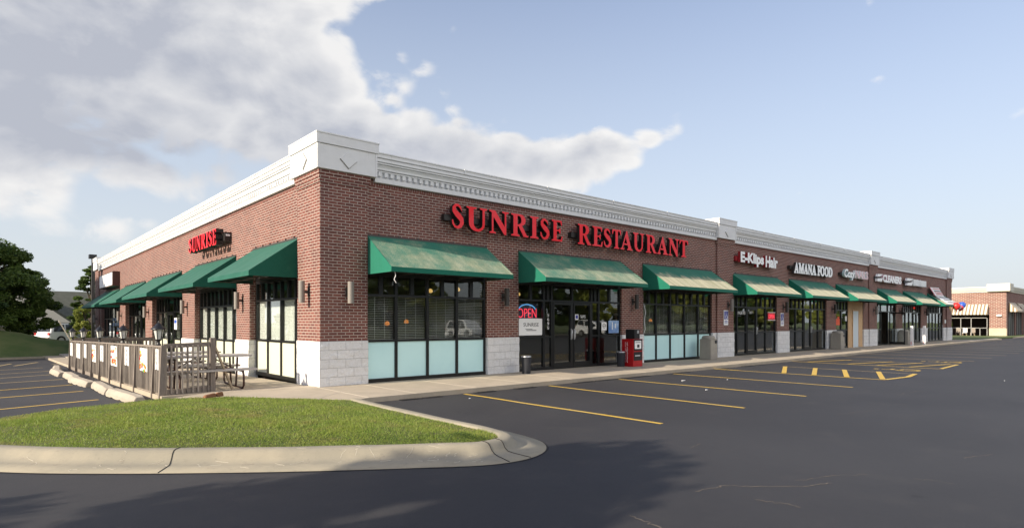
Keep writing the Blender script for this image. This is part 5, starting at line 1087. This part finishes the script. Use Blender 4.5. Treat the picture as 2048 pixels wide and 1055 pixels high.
tree(-15, 33.5, .9, 9.5, 4.6, 'broad tree left of the view shading the grass bank', 'trees on the grass bank', 'leaf', 190, 260, .26, .05, 'leafy_tree')
tree(-12.5, 29.8, .2, 6.0, 2.6, 'smaller tree left of the view at the foot of the bank', 'trees on the grass bank', 'leaf', 120, 200, .2, .05, 'leafy_tree')
tree(-21, 31, .2, 10.0, 4.5, 'second broad tree farther left of the view', 'trees on the grass bank', 'leaf', 150, 200, .26, .05, 'leafy_tree')
tree(.3, 44.5, -.5, 3.1, 1.0, 'small yellow-green tree beside the far light pole', None, 'leaf_yel', 50, 300, .07, .12, 'leafy_tree')
tree(1.0, 47.0, -.6, 6.6, 1.9, 'layered conifer standing behind the far light pole', None, 'leaf', 70, 260, .09, .15, 'conifer', cone=True)
# house with grey shingle roof
hs = thing('house', (-4, 64, -1), 'low house with broad grey shingle roof beyond the road', 'house')
q = MB(); q.box(-16, 12, 62, 74, -1.5, 1.3); q.build('wall', M['siding'], hs)
q = MB(); q.extr([(61.2, 1.15), (68, 4.75), (75, 1.15)], lambda p, a: (a, p[0], p[1]), -16, 13); q.build('roof', M['shingle'], hs)
q = MB(); q.extr([(-7.2, 1.18), (-2.9, 4.72), (1.4, 1.18)], lambda p, a: (p[0], a, p[1]), 60.2, 68); o = q.build('gable', M['shingle'], hs); q = MB(); q.extr([(-6.8, 1.2), (-2.9, 4.4), (1.0, 1.2)], lambda p, a: (p[0], a, p[1]), 60.1, 60.19); q.build('gable_wall', M['siding'], o)
q = MB(); q.box(-16, 12.2, 60.9, 61.15, 1.0, 1.2); q.build('eave_board', M['white'], hs); q = MB(); q.box(-3.4, -2.2, 61.95, 61.999, -1, .9); q.box(2, 3.5, 61.95, 61.999, -.4, .9); q.build('window', M['carglass'], hs)
# SUV
def car(x, y, z, rz, label):
    t = thing('parked_suv', (0, 0, 0), label, 'car'); W = .92
    lowp = [(-2.3, .35), (-2.35, .75), (-2.3, 1.02), (1.25, 1.02), (2.1, .93), (2.3, .8), (2.33, .4), (1.95, .3), (-2.0, .3)]
    q = MB(); q.extr(lowp, lambda p, a: (p[0], a, p[1]), -W, W); q.build('body', M['carpaint'], t, bevel=.05)
    q = MB(); q.add([(-2.22, -W + .03, 1.02), (1.3, -W + .03, 1.02), (1.3, W - .03, 1.02), (-2.22, W - .03, 1.02), (-2.02, -W + .16, 1.72), (.45, -W + .16, 1.74), (.45, W - .16, 1.74), (-2.02, W - .16, 1.72)], [(0, 3, 2, 1), (4, 5, 6, 7), (0, 1, 5, 4), (1, 2, 6, 5), (2, 3, 7, 6), (3, 0, 4, 7)]); q.build('cabin', M['carpaint'], t, bevel=.04)
    for s_ in (-1, 1):
        for (a, b_, a2, b2) in ((-2.0, -1.15, -1.88, -1.12), (-1.02, -.1, -1.0, -.1), (0.02, 1.0, .02, .42)):
            q = MB(); y0_, y1_ = s_ * (W - .018), s_ * (W - .13); q.hexa([(a, y0_, 1.08), (b_, y0_, 1.08), (b_, y0_ - s_ * .03, 1.08), (a, y0_ - s_ * .03, 1.08), (a2, y1_ + s_ * .005, 1.64), (b2, y1_ + s_ * .005, 1.64), (b2, y1_ - s_ * .03, 1.64), (a2, y1_ - s_ * .03, 1.64)]); q.build('side_window', M['carglass'], t)
        for wx in (-1.45, 1.45):
            q = MB(); q.tube([(wx, s_ * .72, .36), (wx, s_ * .95, .36)], .37, 20); o = q.build('wheel', M['tyre'], t); q = MB(); q.tube([(wx, s_ * .93, .36), (wx, s_ * .965, .36)], .22, 16); q.build('rim', M['steel'], o)
        q = MB(); q.box(-2.37, -2.3, s_ * .78 - .1, s_ * .78 + .1, .8, 1.0); q.build('tail_lamp', M['redp'], t); q = MB(); q.box(2.26, 2.335, s_ * .7 - .16, s_ * .7 + .16, .66, .8); q.build('headlight', M['lampglass'], t)
    q = MB(); q.hexa([(-2.27, -.7, 1.1), (-2.27, .7, 1.1), (-2.2, .7, 1.1), (-2.2, -.7, 1.1), (-2.10, -.62, 1.64), (-2.10, .62, 1.64), (-2.03, .62, 1.64), (-2.03, -.62, 1.64)]); q.build('rear_window', M['carglass'], t)
    q = MB(); q.tube([(-1.8, -.7, 1.8), (.3, -.7, 1.8)], .02, 6); q.tube([(-1.8, .7, 1.8), (.3, .7, 1.8)], .02, 6); q.build('roof_rack', M['black'], t)
    q = MB(); q.box(-2.42, -2.32, -.85, .85, .42, .62); q.build('bumper', M['lightshade'], t)
    t.location = (x, y, z); t.rotation_euler[2] = rz; return t
car(-.1, 50, -.42, R(30), 'white SUV parked behind the grass bank at the left')
q = MB(); q.box(-60, 30, 52, 60, -1.0, -.62); structure(q.build('road', M['asphalt']))
# far light pole
sv = [o for o in C.objects if o.name.startswith('parked_suv')][0]
for k, (x, y) in enumerate(((6, -30), (14.5, -31), (27, -30), (45, -30.5))): copy_tree(sv, (x, y, -.1), R(90 + k * 3), 'white SUV parked across the car park, mirrored in the shop glass')['group'] = 'cars mirrored in the shop glass'
lp = thing('light_pole', (.65, 43.0, -.6), 'dark square light pole past the far end of the side wall', 'light pole'); q = MB(); q.box(.55, .75, 42.9, 43.1, -.6, 6.3); q.build('pole', M['bronze'], lp)
q = MB(); q.box(.38, .86, 42.7, 43.3, 6.3, 6.6); q.build('lamp_head', M['black'], lp, bevel=.01)

# ------------------------------------------------------------------ neighbour building at the right
nbld = thing('brick_shop_building', (73.4, 0, -.2), 'second brick shop building with striped awnings past the far end', 'building')
BX = 73.4
q = MB(); q.box(BX, BX + .3, 0, 1.4, .78, 4.55); q.box(BX, BX + .3, 1.4, 12, 2.95, 4.55); q.build('brick_wall', M['brick2'], nbld); q = MB(); q.box(BX + .301, BX + 22, 0, .3, 3.0, 4.55); 
for k in range(6): q.box(BX + .301 + k * 4.2, BX + .9 + k * 4.2, 0, .3, -.1, 3.0)
q.build('brick_wall', M['brick'], nbld); q = MB(); q.box(BX - .03, BX + .3, -.03, 1.42, -.3, .78); q.build('stone_base', M['soft_stone'], nbld)
q = MB(); q.box(BX - .1, BX + 22, -.1, 12, 4.55, 4.75); q.box(BX - .22, BX + 22, -.22, 12, 4.75, 4.95); q.box(BX - .3, BX + 22, -.3, 12, 4.95, 5.12); q.build('cornice', M['trim2'], nbld); q = MB(); q.box(BX - .36, BX + 1.5, -.36, 1.55, 4.6, 5.4); q.build('parapet_cap', M['trim2'], nbld, bevel=.02)
q = MB(); q.box(BX + 4, BX + 22, 6, 12, -.2, 4.9); q.box(BX + .3, BX + 5, 11, 12, -.2, 4.9); q.box(BX + .3, BX + 5, .3, 11, 3.0, 3.1); q.box(BX + 5, BX + 5.2, .3, 11, -.2, 3.0); q.box(BX + .35, BX + 5, .32, .4, -.2, 3.0); q.build('inner_wall', M['interior_dark'], nbld)
t = thing('striped_awning', (BX, 5, 2.4), 'cream and brown striped awning over the open patio bay', 'awning'); q = MB(TL); q.hexa([(1.45, BX - .8, 2.2), (9.5, BX - .8, 2.2), (9.5, BX - .01, 2.2), (1.45, BX - .01, 2.2), (1.45, BX - .8, 2.32), (9.5, BX - .8, 2.32), (9.5, BX - .01, 3.3), (1.45, BX - .01, 3.3)]); q.build('canopy', M['stripe'], t)
for k in range(4):
    t = thing('striped_awning', (BX + 1.2 + k * 4.2, -.5, 2.4), 'striped awning on the shaded front of the second building, %s from its corner' % ('first', 'second', 'third', 'fourth')[k], 'awning'); a = BX + 1.1 + k * 4.2; q = MB(); q.hexa([(a, -.75, 2.5), (a + 3.2, -.75, 2.5), (a + 3.2, -.01, 2.5), (a, -.01, 2.5), (a, -.75, 2.62), (a + 3.2, -.75, 2.62), (a + 3.2, -.01, 3.5), (a, -.01, 3.5)]); q.build('canopy', M['stripe'], t)
q = MB(); q.box(BX + .9, BX + 22, .15, .2, -.1, 3.0); q.build('window', M['carglass'], nbld)
q = MB()
for k in range(20): q.box(BX + 1.2 + k * 1.05, BX + 1.27 + k * 1.05, .08, .149, -.1, 3.0)
q.build('window_frame', M['frame2'], nbld)
q = MB(); 
for y, zt in ((1.5, 1.9), (2.1, .84), (2.85, 1.9), (3.75, 1.9), (4.5, .84), (5.5, 1.9), (7.5, 1.9), (9.5, 1.9)): q.box(BX - .3, BX - .24, y, y + .06, -.2, zt)
q.box(BX - .3, BX - .24, 1.5, 10, .78, .84); q.box(BX - .3, BX - .24, 1.5, 10, 1.84, 1.9); tag(q.build('patio_railing', M['frame2'], None, base=(BX - .3, 5, -.25)), 'grey metal railing in front of the dark patio bay', 'railing')
for k, (y, m_) in enumerate(((3.0, 'wood'), (3.7, 'paper'), (4.3, 'wood'))):
    t = thing('patio_chair', (BX + 1, y, -.2), ('brown chair at the right of the dark patio', 'white covered chair in the dark patio', 'brown chair at the left of the dark patio')[k], 'chair'); q = MB(); q.box(BX + .8, BX + 1.2, y - .2, y + .2, .25, .3); q.build('seat', M[m_], t); q = MB(); q.box(BX + 1.16, BX + 1.2, y - .2, y + .2, .3, .8); q.build('backrest', M[m_], t)
    for a in (.82, 1.14):
        for b_ in (-.18, .14): q = MB(); q.box(BX + a, BX + a + .04, y + b_, y + b_ + .04, -.25, .25); q.build('leg', M['brace'], t)
q = MB(); q.box(BX - .28, BX - .01, .35, .75, 2.05, 2.2); tag(q.build('address_plaque', M['paper'], None, base=(BX - .1, .5, 2.05)), 'small pale plaque on the sunlit brick pier', 'plaque')
# verge between the buildings
slab('grass_verge', [(55.5, -.9), (71.5, -1.4), (110, -1.4), (110, 0), (73, .4), (72.5, 30), (54.5, 30), (54.5, 0)], lambda x, y: .01, .2, M['turf_far'])
slab('footpath', [(66.5, -1.6), (110, -3.0), (110, -1.4), (71.5, -1.4)], lambda x, y: .0, .15, M['walk'])
slab('footpath', [(54.0, -1.8), (60, -1.9), (62, -1.2), (55.5, -.9), (54.0, -.3)], lambda x, y: .0, .15, M['walk'])
def bush(x, y, z, r, h, label, m='leaf', nc=14, nl=120, size=.05):
    t = thing('shrub', (x, y, z), label, 'shrub'); q = MB(); cs = []
    for k in range(nc): a = rng.uniform(0, 6.28); d = r * rng.uniform(0, .75); cs.append((x + d * math.cos(a), y + d * math.sin(a), z + h * rng.uniform(.25, .9))); q.tube([(x, y, z - .05), cs[-1]], [.02, .006], 5)
    q.build('stems', M['bark'], t); o = fastmesh('foliage', leaves(cs, [(r * .4, r * .4, h * .25)] * nc, [nl] * nc, size), 4, M[m], t, BASE[t.name]); o.location = (0, 0, 0)
bush(72.0, 4.6, -.1, .3, 1.6, 'slim leafy shrub at the left of the patio bay', 'leaf'); 
tree(96.5, -.8, -.1, 6.6, 2.4, 'green tree rising behind the second building at the right edge', None, 'leaf_yel', 60, 200, .15, .3, 'leafy_tree')
tree(100, 22, -.1, 7.7, 3.6, 'distant tree over the roof of the second building', None, 'leaf', 60, 160, .2, .3, 'leafy_tree')

# ------------------------------------------------------------------ the side of the car park mirrored in the shop windows, and the tree that shades the drive
tree(-16.1, -7.25, -.2, 7.1, 2.5, 'tree at the left of the drive casting shade on the asphalt', None, 'leaf', 80, 170, .14, .33, 'leafy_tree')
grid_mesh('grass_verge', list(np.arange(-60, 125, 5.)), [-60, -52, -44, -38, -35, -34.2], lambda x, y: -.02 + .5 * sstep(-36, -46, y), M['turf_far'])
proto = tree(-8, -40, .2, 5.6, 2.9, 'street tree across the car park', 'trees mirrored in the shop windows', 'leaf_yel', 70, 170, .17, .2, 'leafy_tree')
proto2 = tree(8, -42, .3, 7.0, 3.4, 'dense dark street tree across the car park', 'trees mirrored in the shop windows', 'leaf', 80, 170, .19, .15, 'leafy_tree')
for k, (x, y) in enumerate(((24, -38), (33, -46), (44, -37), (56, -41), (70, -38), (84, -44), (98, -38), (-24, -44), (62, -37), (77, -37), (91, -40), (108, -37), (116, -42), (50, -36), (38, -37), (67, -36), (82, -37), (96, -36), (103, -38), (122, -37), (130, -38))):
    copy_tree(proto if k % 2 else proto2, (x, y, .2), k * 1.3, ('street tree across the car park' if k % 2 else 'dense dark street tree across the car park'))
q = MB(); q.box(-60, 124, -34.35, -34.05, -.12, .06); structure(q.build('kerb', M['stopc']))
ob = thing('pale_building', (24, -62, 0), 'long pale building across the car park', 'building'); q = MB(); q.box(0, 62, -72, -62, -.2, 4.6); q.build('wall', M['siding'], ob); q = MB(); q.box(-.5, 62.5, -72.5, -61.5, 4.6, 5.1); q.build('roof', M['shingle'], ob)
q = MB()
for k in range(9): q.box(3 + k * 6.5, 6 + k * 6.5, -61.99, -61.94, .6, 2.8)
q.build('window', M['carglass'], ob)

# ------------------------------------------------------------------ small litter
q = MB(); q.hexa([(-2.62, -1.02, .07), (-2.40, -.96, .07), (-2.43, -.86, .07), (-2.65, -.92, .07), (-2.60, -1.0, .12), (-2.43, -.96, .145), (-2.45, -.88, .14), (-2.62, -.92, .115)]); q.hexa([(-2.4, -.97, .07), (-2.27, -.93, .07), (-2.30, -.85, .07), (-2.42, -.88, .07), (-2.4, -.96, .15), (-2.29, -.93, .16), (-2.31, -.87, .15), (-2.41, -.89, .14)])
tag(q.build('broken_brick', M['brickbit'], None, base=(-2.45, -.93, .07), bevel=.01), 'broken reddish brick lying on the lawn', 'brick')
for k, (x, y, s_) in enumerate(((8.2, -4.0, .1), (6.75, -5.55, .06), (9.4, -4.6, .035), (1.75, -3.2, .03), (14.6, -9.6, .035))):
    q = MB(); q.hexa([(x, y, -.097), (x + s_ * 1.6, y + s_ * .2, -.097), (x + s_ * 1.5, y + s_ * .6, -.096), (x, y + s_ * .5, -.096), (x, y, -.09), (x + s_ * 1.5, y + s_ * .2, -.085), (x + s_ * 1.4, y + s_ * .55, -.088), (x, y + s_ * .45, -.086)])
    tag(q.build('paper_scrap', M['paper'], None, base=(x, y, -.097)), 'scrap of white litter on the dark asphalt', 'litter', 'litter scraps on the asphalt')
